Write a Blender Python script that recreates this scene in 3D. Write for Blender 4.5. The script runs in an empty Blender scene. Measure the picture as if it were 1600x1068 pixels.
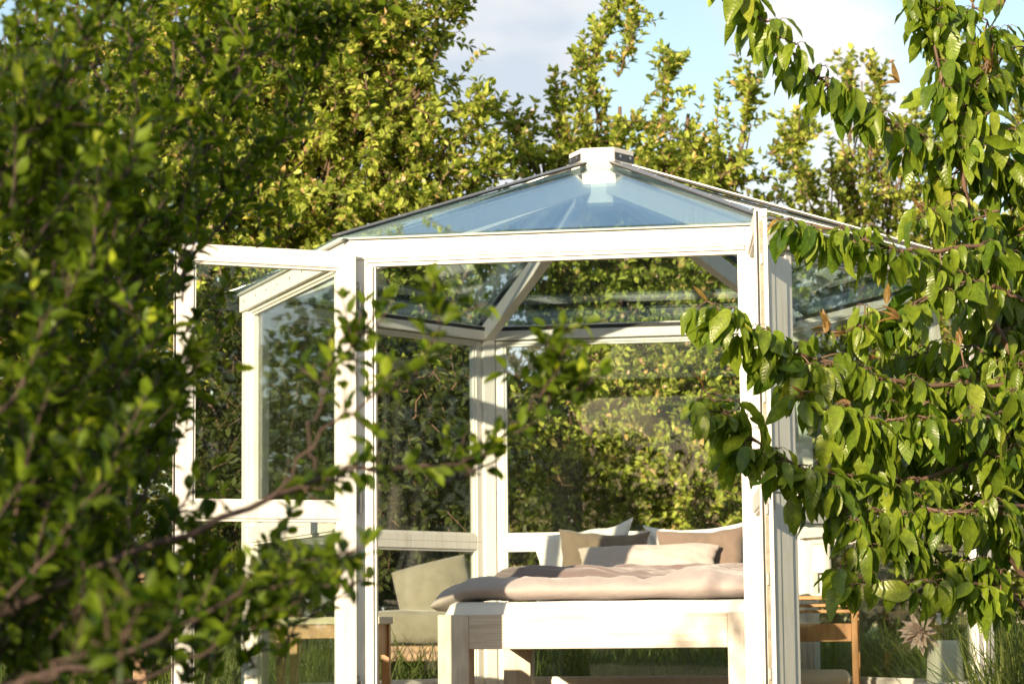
import bpy, bmesh, math, random
import numpy as np
from mathutils import Vector, Matrix, noise
R = math.radians
SC = bpy.context.scene
COL = SC.collection
random.seed(7)

# ------------------------------------------------------------------ camera, sky, sun, exposure
CAMZ = 0.55
F_PX, PITCH, ROLL = 3834.19, 0.1158, 0.0095          # focal length in 1600-px units, upward pitch, roll
cam_d = bpy.data.cameras.new('camera')
cam = bpy.data.objects.new('camera', cam_d); COL.objects.link(cam)
cam_d.sensor_width = 36.0; cam_d.lens = F_PX / 1600 * 36.0
cam_d.clip_start = 0.1; cam_d.clip_end = 2000
cam.matrix_world = Matrix.Translation((0, 0, CAMZ)) @ (Matrix.Rotation(math.pi / 2 + PITCH, 4, 'X') @ Matrix.Rotation(-ROLL, 4, 'Z'))
cam_d.dof.use_dof = True; cam_d.dof.focus_distance = 9.9; cam_d.dof.aperture_fstop = 6.2
SC.camera = cam

SUN_AZ, SUN_EL = 27.0, 11.5                          # azimuth left of straight-behind the camera, elevation
toward = Vector((-math.sin(R(SUN_AZ)) * math.cos(R(SUN_EL)), -math.cos(R(SUN_AZ)) * math.cos(R(SUN_EL)), math.sin(R(SUN_EL))))
sun_d = bpy.data.lights.new('sun', 'SUN'); sun = bpy.data.objects.new('sun', sun_d); COL.objects.link(sun)
sun_d.energy = 5.0; sun_d.angle = R(0.55); sun_d.color = (1.0, 0.795, 0.54)
sun.rotation_euler = toward.to_track_quat('Z', 'Y').to_euler()
sun.location = (-20, -30, 20)

W = bpy.data.worlds.new('World'); SC.world = W; W.use_nodes = True
nt = W.node_tree; nt.nodes.clear()
def N(t, typ, **kw):
    n = t.nodes.new(typ)
    for k, v in kw.items(): setattr(n, k, v)
    return n
sky = N(nt, 'ShaderNodeTexSky', sky_type='NISHITA', sun_disc=False)
sky.sun_elevation = R(SUN_EL); sky.sun_rotation = math.atan2(toward.x, toward.y)
sky.air_density = 1.0; sky.dust_density = 0.6; sky.ozone_density = 1.2
L = nt.links.new
def MA(op, x, y=None, z=None, clamp=False):
    n = nt.nodes.new('ShaderNodeMath'); n.operation = op; n.use_clamp = clamp
    for i, v in enumerate((x, y, z)):
        if v is None: continue
        if isinstance(v, (int, float)): n.inputs[i].default_value = v
        else: L(v, n.inputs[i])
    return n.outputs[0]
tc = N(nt, 'ShaderNodeTexCoord'); sp = N(nt, 'ShaderNodeSeparateXYZ'); L(tc.outputs['Generated'], sp.inputs[0])
az = MA('ARCTAN2', sp.outputs[0], sp.outputs[1]); el = MA('ARCSINE', sp.outputs[2])
n1 = N(nt, 'ShaderNodeTexNoise'); n1.inputs['Scale'].default_value = 7.0; n1.inputs['Detail'].default_value = 8; n1.inputs['Roughness'].default_value = 0.52
n2 = N(nt, 'ShaderNodeTexNoise'); n2.inputs['Scale'].default_value = 16.0; n2.inputs['Detail'].default_value = 6
mp = N(nt, 'ShaderNodeMapping'); mp.inputs['Scale'].default_value = (1, 1, 2.2); mp.inputs['Location'].default_value = (0.2, 0.1, 0.35)
L(tc.outputs['Generated'], mp.inputs[0]); L(mp.outputs[0], n1.inputs[0]); L(mp.outputs[0], n2.inputs[0])
def bank(a0, e0, wa, we, amp):       # a soft bank of cloud (or a clearing) round one direction of the sky
    u = MA('DIVIDE', MA('SUBTRACT', az, a0), wa); v = MA('DIVIDE', MA('SUBTRACT', el, e0), we)
    return MA('MULTIPLY', MA('EXPONENT', MA('MULTIPLY', MA('ADD', MA('MULTIPLY', u, u), MA('MULTIPLY', v, v)), -1.0)), amp)
den = n1.outputs[0]
for bk in ((-0.02, 0.20, 0.052, 0.07, 0.22), (0.135, 0.215, 0.045, 0.035, 0.22), (0.066, 0.235, 0.026, 0.035, -0.25), (0.21, 0.24, 0.03, 0.05, -0.15), (0.10, 0.12, 0.12, 0.05, 0.18), (-0.2, 0.2, 0.1, 0.1, 0.1)):
    den = MA('ADD', den, bank(*bk))
cr = N(nt, 'ShaderNodeValToRGB'); cr.color_ramp.elements[0].position = 0.44; cr.color_ramp.elements[1].position = 0.62; L(den, cr.inputs[0])
shade = MA('ADD', MA('SUBTRACT', MA('MULTIPLY', n2.outputs[0], 1.5), 0.35), MA('MULTIPLY', az, 3.2))
cr2 = N(nt, 'ShaderNodeValToRGB'); cr2.color_ramp.elements[0].position = 0.25; cr2.color_ramp.elements[1].position = 0.85; L(shade, cr2.inputs[0])
cr2.color_ramp.elements[0].color = (4.0, 4.5, 5.1, 1); cr2.color_ramp.elements[1].color = (6.3, 6.1, 5.9, 1)
mx = N(nt, 'ShaderNodeMixRGB'); bg = N(nt, 'ShaderNodeBackground'); wo = N(nt, 'ShaderNodeOutputWorld')
tint = N(nt, 'ShaderNodeMixRGB', blend_type='MULTIPLY'); tint.inputs[0].default_value = 1.0; tint.inputs[2].default_value = (1.55, 1.42, 1.30, 1)
L(sky.outputs[0], tint.inputs[1]); L(tint.outputs[0], mx.inputs[1]); L(cr2.outputs[0], mx.inputs[2]); L(cr.outputs[0], mx.inputs[0])
L(mx.outputs[0], bg.inputs[0]); L(bg.outputs[0], wo.inputs[0]); bg.inputs[1].default_value = 0.086
SC.view_settings.view_transform = 'Standard'; SC.view_settings.look = 'None'
SC.view_settings.exposure = 1.0; SC.view_settings.gamma = 1.0; SC.view_settings.use_curve_mapping = False
SC.cycles.use_denoising = True
SC.cycles.max_bounces = 9; SC.cycles.diffuse_bounces = 3; SC.cycles.glossy_bounces = 4
SC.cycles.transmission_bounces = 5; SC.cycles.transparent_max_bounces = 24
SC.cycles.caustics_reflective = False; SC.cycles.caustics_refractive = False

def at(px, py, Y):
    """world point at depth Y (world y) seen at photo pixel (px, py)"""
    X, U = px - 800, 534 - py
    c, s = math.cos(-ROLL), math.sin(-ROLL)
    X, U = X * c - U * s, X * s + U * c
    d = Vector((X, F_PX * math.cos(PITCH) - U * math.sin(PITCH), F_PX * math.sin(PITCH) + U * math.cos(PITCH)))
    return Vector((d.x / d.y * Y, Y, CAMZ + d.z / d.y * Y))

# ------------------------------------------------------------------ materials
def mat(name):
    m = bpy.data.materials.new(name); m.use_nodes = True
    t = m.node_tree; b = t.nodes['Principled BSDF']
    return m, t, b
def noise_color(t, scale, cols, coord='Object', stretch=None, detail=6, rough=0.6):
    c = t.nodes.new('ShaderNodeTexCoord'); mpn = t.nodes.new('ShaderNodeMapping')
    if stretch: mpn.inputs['Scale'].default_value = stretch
    n = t.nodes.new('ShaderNodeTexNoise'); n.inputs['Scale'].default_value = scale; n.inputs['Detail'].default_value = detail
    n.inputs['Roughness'].default_value = rough
    r = t.nodes.new('ShaderNodeValToRGB'); e = r.color_ramp.elements
    while len(e) < len(cols): e.new(0.5)
    for i, (p, col) in enumerate(cols): e[i].position = p; e[i].color = (*col, 1)
    t.links.new(c.outputs[coord], mpn.inputs[0]); t.links.new(mpn.outputs[0], n.inputs[0]); t.links.new(n.outputs[0], r.inputs[0])
    return r, n, mpn
def bump(t, b, src, strength, dist=0.01):
    bp = t.nodes.new('ShaderNodeBump'); bp.inputs['Strength'].default_value = strength; bp.inputs['Distance'].default_value = dist
    t.links.new(src, bp.inputs['Height']); t.links.new(bp.outputs[0], b.inputs['Normal']); return bp
def simple(name, cols, scale=8, rough=0.5, bs=0.2, stretch=None, dist=0.004, metallic=0, spec=0.5):
    m, t, b = mat(name); r, n, _ = noise_color(t, scale, cols, stretch=stretch)
    t.links.new(r.outputs[0], b.inputs['Base Color']); b.inputs['Roughness'].default_value = rough; b.inputs['Metallic'].default_value = metallic
    b.inputs['Specular IOR Level'].default_value = spec
    if bs: bump(t, b, n.outputs[0], bs, dist)
    return m
M = {}
M['paint'] = simple('white_paint', [(0.30, (0.70, 0.66, 0.60)), (0.42, (0.75, 0.73, 0.70)), (0.7, (0.79, 0.775, 0.75))], 5, 0.42, 0.25, (9, 9, 1.2))
M['paint_h'] = simple('white_paint_rails', [(0.28, (0.66, 0.61, 0.54)), (0.40, (0.75, 0.73, 0.70)), (0.7, (0.79, 0.775, 0.75))], 4, 0.42, 0.25, (1.2, 1.2, 14))
def weather(m, amt=0.5):
    t = m.node_tree; b = t.nodes['Principled BSDF']; src = b.inputs['Base Color'].links[0].from_socket
    c = t.nodes.new('ShaderNodeTexCoord'); mp_ = t.nodes.new('ShaderNodeMapping'); mp_.inputs['Scale'].default_value = (26, 26, 2.2)
    n = t.nodes.new('ShaderNodeTexNoise'); n.inputs['Scale'].default_value = 1; n.inputs['Detail'].default_value = 8; n.inputs['Roughness'].default_value = .7
    n3 = t.nodes.new('ShaderNodeTexNoise'); n3.inputs['Scale'].default_value = 2.5; n3.inputs['Detail'].default_value = 3
    r1 = t.nodes.new('ShaderNodeMapRange'); r1.inputs['From Min'].default_value = .52; r1.inputs['From Max'].default_value = .74
    r2 = t.nodes.new('ShaderNodeMapRange'); r2.inputs['From Min'].default_value = .45; r2.inputs['From Max'].default_value = .65
    mu = t.nodes.new('ShaderNodeMath'); mu.operation = 'MULTIPLY'; m2 = t.nodes.new('ShaderNodeMath'); m2.operation = 'MULTIPLY'; m2.inputs[1].default_value = amt
    mc = t.nodes.new('ShaderNodeMixRGB'); mc.inputs[2].default_value = (0.36, 0.31, 0.23, 1); K = t.links.new
    K(c.outputs['Object'], mp_.inputs[0]); K(mp_.outputs[0], n.inputs[0]); K(c.outputs['Object'], n3.inputs[0]); K(n.outputs[0], r1.inputs[0]); K(n3.outputs[0], r2.inputs[0])
    K(r1.outputs[0], mu.inputs[0]); K(r2.outputs[0], mu.inputs[1]); K(mu.outputs[0], m2.inputs[0]); K(m2.outputs[0], mc.inputs[0]); K(src, mc.inputs[1]); K(mc.outputs[0], b.inputs['Base Color'])
weather(M['paint'], 0.75); weather(M['paint_h'], 0.75)
M['alu'] = simple('grey_metal', [(0.3, (0.30, 0.29, 0.28)), (0.7, (0.42, 0.41, 0.40))], 14, 0.38, 0.1, metallic=0.8)
M['steel'] = simple('bright_steel', [(0.3, (0.55, 0.55, 0.56)), (0.7, (0.7, 0.7, 0.7))], 20, 0.3, 0.05, metallic=1)
M['brass'] = simple('dull_brass', [(0.3, (0.22, 0.20, 0.16)), (0.7, (0.36, 0.33, 0.27))], 30, 0.4, 0.1, metallic=0.6)
M['rubber'] = simple('dark_rubber', [(0.3, (0.012, 0.012, 0.013)), (0.7, (0.03, 0.028, 0.026))], 30, 0.6, 0.1)
M['bracket'] = simple('zinc_bracket', [(0.3, (0.06, 0.06, 0.065)), (0.7, (0.12, 0.12, 0.13))], 20, 0.35, 0.05, metallic=0.7)
def wood(name, c0, c1, c2, scale=3.0, rough=0.5, stretch=(1, 12, 12)):
    m, t, b = mat(name)
    r, n, mpn = noise_color(t, scale, [(0.3, c0), (0.5, c1), (0.72, c2)], stretch=stretch, detail=9, rough=0.65)
    w = t.nodes.new('ShaderNodeTexWave'); w.inputs['Scale'].default_value = 1.6; w.inputs['Distortion'].default_value = 6; w.inputs['Detail'].default_value = 3
    w.bands_direction = 'Z'; t.links.new(mpn.outputs[0], w.inputs[0])
    mm = t.nodes.new('ShaderNodeMixRGB'); mm.blend_type = 'MULTIPLY'; mm.inputs[0].default_value = 0.14
    t.links.new(r.outputs[0], mm.inputs[1]); t.links.new(w.outputs[0], mm.inputs[2]); t.links.new(mm.outputs[0], b.inputs['Base Color'])
    b.inputs['Roughness'].default_value = rough; bump(t, b, n.outputs[0], 0.3, 0.003)
    return m
M['pine'] = wood('washed_pine', (0.54, 0.46, 0.37), (0.66, 0.60, 0.52), (0.71, 0.66, 0.58))
M['pine_v'] = wood('washed_pine_upright', (0.54, 0.46, 0.37), (0.66, 0.60, 0.52), (0.71, 0.66, 0.58), stretch=(12, 12, 1))
M['oak'] = wood('orange_oak', (0.27, 0.11, 0.03), (0.40, 0.19, 0.06), (0.50, 0.27, 0.10), rough=0.4, stretch=(8, 8, 1.2))
M['deck'] = wood('deck_boards', (0.25, 0.13, 0.06), (0.36, 0.21, 0.11), (0.45, 0.28, 0.16), stretch=(10, 1, 10))
M['old_wood'] = wood('old_wood', (0.18, 0.11, 0.07), (0.32, 0.20, 0.12), (0.5, 0.33, 0.2))
def cloth(name, c, var=0.08, weave=900, sheen=0.3):
    m, t, b = mat(name)
    lo = tuple(x * (1 - var) for x in c); hi = tuple(min(1, x * (1 + var)) for x in c)
    r, n, _ = noise_color(t, 6, [(0.3, lo), (0.7, hi)])
    t.links.new(r.outputs[0], b.inputs['Base Color']); b.inputs['Roughness'].default_value = 0.85; b.inputs['Specular IOR Level'].default_value = 0.2
    b.inputs['Sheen Weight'].default_value = sheen; b.inputs['Sheen Roughness'].default_value = 0.5
    c2 = t.nodes.new('ShaderNodeTexCoord'); n2 = t.nodes.new('ShaderNodeTexNoise'); n2.inputs['Scale'].default_value = weave; n2.inputs['Detail'].default_value = 2
    n3 = t.nodes.new('ShaderNodeTexNoise'); n3.inputs['Scale'].default_value = 14; n3.inputs['Detail'].default_value = 4; n3.inputs['Distortion'].default_value = 0.8
    t.links.new(c2.outputs['Object'], n2.inputs[0]); t.links.new(c2.outputs['Object'], n3.inputs[0])
    b1 = t.nodes.new('ShaderNodeBump'); b1.inputs['Strength'].default_value = 0.12; b1.inputs['Distance'].default_value = 0.001
    b2 = t.nodes.new('ShaderNodeBump'); b2.inputs['Strength'].default_value = 0.5; b2.inputs['Distance'].default_value = 0.012
    t.links.new(n2.outputs[0], b1.inputs['Height']); t.links.new(n3.outputs[0], b2.inputs['Height'])
    t.links.new(b2.outputs[0], b1.inputs['Normal']); t.links.new(b1.outputs[0], b.inputs['Normal'])
    return m
M['duvet'] = cloth('pale_rose_linen', (0.40, 0.345, 0.335))
M['duvet2'] = cloth('dusky_mauve_linen', (0.20, 0.145, 0.14))
M['taupe'] = cloth('taupe_linen', (0.19, 0.145, 0.115))
M['bolster'] = cloth('light_rose_linen', (0.50, 0.425, 0.39))
M['white_cloth'] = cloth('white_cotton', (0.80, 0.79, 0.78), 0.03)
M['cream'] = cloth('cream_cotton', (0.62, 0.56, 0.44), 0.05)
M['khaki'] = cloth('khaki_canvas', (0.20, 0.19, 0.145), 0.15)
M['shade'] = cloth('white_lampshade', (0.80, 0.77, 0.72), 0.03)

def glass_mat(name, tint, base=0.045, dirt=0.04, refl=(1, 1, 1)):
    """a thin window pane: clear, with a mirror reflection that grows towards grazing angles, and faint dust"""
    m = bpy.data.materials.new(name); m.use_nodes = True; t = m.node_tree; t.nodes.clear()
    o = t.nodes.new('ShaderNodeOutputMaterial'); tr = t.nodes.new('ShaderNodeBsdfTransparent'); gl = t.nodes.new('ShaderNodeBsdfGlossy')
    gl.inputs['Roughness'].default_value = 0.012; gl.inputs[0].default_value = (*refl, 1); tr.inputs[0].default_value = (*tint, 1)
    lw = t.nodes.new('ShaderNodeLayerWeight'); lw.inputs[0].default_value = 0.5
    pw = t.nodes.new('ShaderNodeMath'); pw.operation = 'POWER'; pw.inputs[1].default_value = 5
    ml = t.nodes.new('ShaderNodeMath'); ml.operation = 'MULTIPLY_ADD'; ml.inputs[1].default_value = 1 - base; ml.inputs[2].default_value = base
    mix = t.nodes.new('ShaderNodeMixShader'); df = t.nodes.new('ShaderNodeBsdfDiffuse'); df.inputs[0].default_value = (0.6, 0.58, 0.5, 1)
    mix2 = t.nodes.new('ShaderNodeMixShader')
    c = t.nodes.new('ShaderNodeTexCoord'); n = t.nodes.new('ShaderNodeTexNoise'); n.inputs['Scale'].default_value = 3; n.inputs['Detail'].default_value = 8
    n.inputs['Roughness'].default_value = 0.75
    d = t.nodes.new('ShaderNodeMath'); d.operation = 'MULTIPLY'; d.inputs[1].default_value = dirt * 2
    K = t.links.new
    K(lw.outputs['Facing'], pw.inputs[0]); K(pw.outputs[0], ml.inputs[0]); K(ml.outputs[0], mix.inputs[0]); K(tr.outputs[0], mix.inputs[1]); K(gl.outputs[0], mix.inputs[2])
    n2_ = t.nodes.new('ShaderNodeTexNoise'); n2_.inputs['Scale'].default_value = 95; n2_.inputs['Detail'].default_value = 2; K(c.outputs['Object'], n2_.inputs[0])
    sr = t.nodes.new('ShaderNodeMapRange'); sr.inputs['From Min'].default_value = 0.70; sr.inputs['From Max'].default_value = 0.76; sr.inputs['To Max'].default_value = 0.22; K(n2_.outputs[0], sr.inputs[0])
    ad = t.nodes.new('ShaderNodeMath'); ad.operation = 'ADD'; K(d.outputs[0], ad.inputs[0]); K(sr.outputs[0], ad.inputs[1])
    K(c.outputs['Object'], n.inputs[0]); K(n.outputs[0], d.inputs[0]); K(ad.outputs[0], mix2.inputs[0]); K(mix.outputs[0], mix2.inputs[1]); K(df.outputs[0], mix2.inputs[2])
    K(mix2.outputs[0], o.inputs[0])
    return m
M['glass'] = glass_mat('window_glass', (0.93, 0.96, 0.93), 0.03, 0.002)
M['roof_glass'] = glass_mat('roof_glass', (0.88, 0.95, 0.95), 0.17, 0.006, (0.86, 0.95, 1.0))

def leaf_mat(name, dark, light, trans, back=1.3, rough=0.45, veins=False, spec=0.45, tw=0.4, young=None):
    m = bpy.data.materials.new(name); m.use_nodes = True; t = m.node_tree; b = t.nodes['Principled BSDF']; o = t.nodes['Material Output']
    K = t.links.new
    a = t.nodes.new('ShaderNodeAttribute'); a.attribute_name = 'rnd'
    r = t.nodes.new('ShaderNodeValToRGB'); e = r.color_ramp.elements
    e[0].position = 0.0; e[0].color = (*dark, 1); e[1].position = 0.85; e[1].color = (*light, 1)
    if young: e.new(1.0); e[2].color = (*young, 1)
    K(a.outputs['Fac'], r.inputs[0])
    col = r.outputs[0]
    gc = t.nodes.new('ShaderNodeTexCoord'); gn = t.nodes.new('ShaderNodeTexNoise'); gn.inputs['Scale'].default_value = 55; gn.inputs['Detail'].default_value = 3; K(gc.outputs['Object'], gn.inputs[0])
    gr_ = t.nodes.new('ShaderNodeMapRange'); gr_.inputs['From Min'].default_value = 0.35; gr_.inputs['From Max'].default_value = 0.65; gr_.inputs['To Min'].default_value = 0.78; gr_.inputs['To Max'].default_value = 1.2; K(gn.outputs[0], gr_.inputs[0])
    gm = t.nodes.new('ShaderNodeMixRGB'); gm.blend_type = 'MULTIPLY'; gm.inputs[0].default_value = 1; K(col, gm.inputs[1]); K(gr_.outputs[0], gm.inputs[2]); col = gm.outputs[0]
    if veins:
        uv = t.nodes.new('ShaderNodeUVMap'); sx = t.nodes.new('ShaderNodeSeparateXYZ'); K(uv.outputs[0], sx.inputs[0])
        ab = t.nodes.new('ShaderNodeMath'); ab.operation = 'ABSOLUTE'; K(sx.outputs[0], ab.inputs[0])
        ma = t.nodes.new('ShaderNodeMath'); ma.operation = 'MULTIPLY_ADD'; ma.inputs[1].default_value = -0.22; K(ab.outputs[0], ma.inputs[0]); K(sx.outputs[1], ma.inputs[2])
        sc_ = t.nodes.new('ShaderNodeMath'); sc_.operation = 'MULTIPLY'; sc_.inputs[1].default_value = 62.0; K(ma.outputs[0], sc_.inputs[0])
        si = t.nodes.new('ShaderNodeMath'); si.operation = 'SINE'; K(sc_.outputs[0], si.inputs[0])
        p1 = t.nodes.new('ShaderNodeMapRange'); p1.inputs['From Min'].default_value = 0.75; p1.inputs['From Max'].default_value = 1.0; K(si.outputs[0], p1.inputs[0])
        mid = t.nodes.new('ShaderNodeMapRange'); mid.inputs['From Min'].default_value = 0.10; mid.inputs['From Max'].default_value = 0.0; K(ab.outputs[0], mid.inputs[0])
        mxx = t.nodes.new('ShaderNodeMath'); mxx.operation = 'MAXIMUM'; K(p1.outputs[0], mxx.inputs[0]); K(mid.outputs[0], mxx.inputs[1])
        f = t.nodes.new('ShaderNodeMath'); f.operation = 'MULTIPLY'; f.inputs[1].default_value = 0.13; K(mxx.outputs[0], f.inputs[0])
        mc = t.nodes.new('ShaderNodeMixRGB'); mc.inputs[2].default_value = (light[0] * 1.5, light[1] * 1.4, light[2] * 2.0, 1); K(f.outputs[0], mc.inputs[0]); K(col, mc.inputs[1]); col = mc.outputs[0]
        bp = t.nodes.new('ShaderNodeBump'); bp.inputs['Strength'].default_value = 0.13; bp.inputs['Distance'].default_value = 0.004; bp.invert = False
        K(si.outputs[0], bp.inputs['Height']); K(bp.outputs[0], b.inputs['Normal'])
    g = t.nodes.new('ShaderNodeNewGeometry'); hb = t.nodes.new('ShaderNodeMixRGB'); hb.blend_type = 'MULTIPLY'; hb.inputs[2].default_value = (back, back, back * 1.3, 1)
    K(g.outputs['Backfacing'], hb.inputs[0]); K(col, hb.inputs[1]); K(hb.outputs[0], b.inputs['Base Color'])
    b.inputs['Roughness'].default_value = rough; b.inputs['Specular IOR Level'].default_value = spec
    tr = t.nodes.new('ShaderNodeBsdfTranslucent'); tm = t.nodes.new('ShaderNodeMixRGB'); tm.blend_type = 'MULTIPLY'; tm.inputs[0].default_value = 1; tm.inputs[2].default_value = (*trans, 1)
    K(col, tm.inputs[1]); K(tm.outputs[0], tr.inputs[0])
    mx_ = t.nodes.new('ShaderNodeMixShader'); mx_.inputs[0].default_value = tw; K(b.outputs[0], mx_.inputs[1]); K(tr.outputs[0], mx_.inputs[2]); K(mx_.outputs[0], o.inputs[0])
    return m
M['leaf_cherry'] = leaf_mat('cherry_leaf', (0.050, 0.110, 0.008), (0.22, 0.29, 0.024), (1.6, 1.6, 0.5), veins=True, rough=0.32, spec=0.45, tw=0.38, young=(0.28, 0.31, 0.035))
M['leaf_bronze'] = leaf_mat('young_bronze_leaf', (0.18, 0.10, 0.03), (0.32, 0.22, 0.06), (1.5, 1.2, 0.8), veins=True)
M['leaf_plum'] = leaf_mat('plum_leaf', (0.024, 0.055, 0.005), (0.13, 0.19, 0.011), (2.3, 2.1, 0.6), rough=0.45, spec=0.3, young=(0.25, 0.30, 0.018))
M['leaf_apple'] = leaf_mat('apple_leaf', (0.060, 0.11, 0.010), (0.46, 0.53, 0.085), (1.4, 1.4, 0.5), rough=0.5, spec=0.3, young=(0.60, 0.42, 0.16))
M['leaf_apple2'] = leaf_mat('apple_leaf_deep', (0.055, 0.095, 0.010), (0.40, 0.42, 0.060), (1.5, 1.5, 0.6), rough=0.5, spec=0.3)
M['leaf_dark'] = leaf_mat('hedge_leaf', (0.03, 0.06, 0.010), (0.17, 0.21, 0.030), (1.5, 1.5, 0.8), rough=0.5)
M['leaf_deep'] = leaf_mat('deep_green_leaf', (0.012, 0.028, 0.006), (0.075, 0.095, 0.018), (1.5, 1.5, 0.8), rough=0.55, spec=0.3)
M['blossom'] = leaf_mat('apple_blossom', (0.62, 0.36, 0.22), (0.85, 0.70, 0.58), (1, 0.95, 0.9), rough=0.7, tw=0.3)
M['grass'] = leaf_mat('grass_blade', (0.035, 0.07, 0.010), (0.13, 0.16, 0.03), (1.6, 1.5, 0.8), rough=0.5)
M['bark'] = simple('brown_bark', [(0.3, (0.07, 0.045, 0.03)), (0.7, (0.20, 0.13, 0.085))], 14, 0.85, 0.8, (1, 1, 0.3), 0.02)
M['bark_cherry'] = simple('cherry_bark', [(0.3, (0.07, 0.04, 0.028)), (0.7, (0.20, 0.125, 0.085))], 22, 0.6, 0.5, (1, 1, 0.4), 0.006)
M['bark_plum'] = simple('plum_bark', [(0.3, (0.035, 0.022, 0.018)), (0.7, (0.10, 0.065, 0.05))], 30, 0.8, 0.7, (1, 1, 0.4), 0.006)
M['lawn'] = simple('lawn', [(0.35, (0.045, 0.075, 0.018)), (0.55, (0.08, 0.11, 0.03)), (0.72, (0.13, 0.12, 0.05))], 2.2, 0.95, 0.8, None, 0.05)
M['path'] = simple('sandy_path', [(0.3, (0.30, 0.25, 0.17)), (0.7, (0.46, 0.40, 0.29))], 9, 0.95, 0.5, None, 0.02)
M['ceramic'] = simple('ribbed_ceramic', [(0.3, (0.62, 0.60, 0.54)), (0.7, (0.74, 0.72, 0.66))], 8, 0.55, 0.1)
M['petal'] = leaf_mat('dusty_pink_petal', (0.58, 0.40, 0.36), (0.74, 0.58, 0.53), (1, 0.9, 0.9), rough=0.8, tw=0.2)
M['petal_white'] = leaf_mat('white_petal', (0.70, 0.66, 0.62), (0.82, 0.80, 0.76), (1, 1, 1), rough=0.8, tw=0.2)

# ------------------------------------------------------------------ object helpers
def tag(o, label=None, cat=None, group=None, kind=None):
    if label: o['label'] = label
    if cat: o['category'] = cat
    if group: o['group'] = group
    if kind: o['kind'] = kind
    return o
def thing(name, label, cat, loc=(0, 0, 0), rz=0.0, group=None):
    o = bpy.data.objects.new(name, None); COL.objects.link(o); o.location = loc; o.rotation_euler = (0, 0, rz)
    o.empty_display_size = 0.2
    return tag(o, label, cat, group)
class MB:
    """collects shapes; build() links them as one mesh object"""
    def __init__(s): s.bm = bmesh.new()
    def prism(s, pts, z0, z1):
        a = [s.bm.verts.new((x, y, z0)) for x, y in pts]; b = [s.bm.verts.new((x, y, z1)) for x, y in pts]
        n = len(pts); s.bm.faces.new(a[::-1]); s.bm.faces.new(b)
        for i in range(n): s.bm.faces.new((a[i], a[(i + 1) % n], b[(i + 1) % n], b[i]))
        return s
    def box(s, x0, x1, y0, y1, z0, z1): return s.prism([(x0, y0), (x1, y0), (x1, y1), (x0, y1)], z0, z1)
    def hexa(s, A, B):
        """two quads of 4 points each, joined"""
        a = [s.bm.verts.new(p) for p in A]; b = [s.bm.verts.new(p) for p in B]
        s.bm.faces.new(a[::-1]); s.bm.faces.new(b)
        for i in range(4): s.bm.faces.new((a[i], a[(i + 1) % 4], b[(i + 1) % 4], b[i]))
        return s
    def beam(s, P, Q, w, h, up=Vector((0, 0, 1)), off=0.0):
        P, Q = Vector(P), Vector(Q); d = (Q - P).normalized(); sd = d.cross(up).normalized(); u = sd.cross(d).normalized()
        def q(C): return [C + sd * (-w / 2) + u * (off - h), C + sd * (w / 2) + u * (off - h), C + sd * (w / 2) + u * off, C + sd * (-w / 2) + u * off]
        return s.hexa(q(P), q(Q))
    def tube(s, pts, rad, n=8, caps=True):
        pts = [Vector(p) for p in pts]; rings = []
        for i, p in enumerate(pts):
            d = (pts[min(i + 1, len(pts) - 1)] - pts[max(i - 1, 0)]).normalized()
            a = d.cross(Vector((0, 0, 1)) if abs(d.z) < 0.9 else Vector((1, 0, 0))).normalized(); b = d.cross(a)
            r = rad[i] if hasattr(rad, '__len__') else rad
            rings.append([s.bm.verts.new(p + (a * math.cos(2 * math.pi * k / n) + b * math.sin(2 * math.pi * k / n)) * r) for k in range(n)])
        for i in range(len(rings) - 1):
            for k in range(n): s.bm.faces.new((rings[i][k], rings[i][(k + 1) % n], rings[i + 1][(k + 1) % n], rings[i + 1][k]))
        if caps: s.bm.faces.new(rings[0][::-1]); s.bm.faces.new(rings[-1])
        return s
    def lathe(s, prof, n=32, c=(0, 0, 0), ribs=0, amp=0.0):
        rings = []
        for r, z in prof:
            rings.append([s.bm.verts.new((c[0] + (r + (amp * math.cos(ribs * 2 * math.pi * k / n) if ribs else 0)) * math.cos(2 * math.pi * k / n),
                                          c[1] + (r + (amp * math.cos(ribs * 2 * math.pi * k / n) if ribs else 0)) * math.sin(2 * math.pi * k / n), c[2] + z)) for k in range(n)])
        for i in range(len(rings) - 1):
            for k in range(n): s.bm.faces.new((rings[i][k], rings[i][(k + 1) % n], rings[i + 1][(k + 1) % n], rings[i + 1][k]))
        return s
    def build(s, name, m, parent=None, bevel=0.0, smooth=False, matrix=None):
        bmesh.ops.recalc_face_normals(s.bm, faces=s.bm.faces)
        me = bpy.data.meshes.new(name); s.bm.to_mesh(me); s.bm.free(); me.materials.append(m)
        if matrix is not None: me.transform(matrix)
        if smooth: me.polygons.foreach_set('use_smooth', [True] * len(me.polygons))
        o = bpy.data.objects.new(name, me); COL.objects.link(o)
        if parent: o.parent = parent
        if bevel:
            b = o.modifiers.new('bevel', 'BEVEL'); b.width = bevel; b.segments = 2; b.limit_method = 'ANGLE'; b.angle_limit = R(40)
        return o

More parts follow.
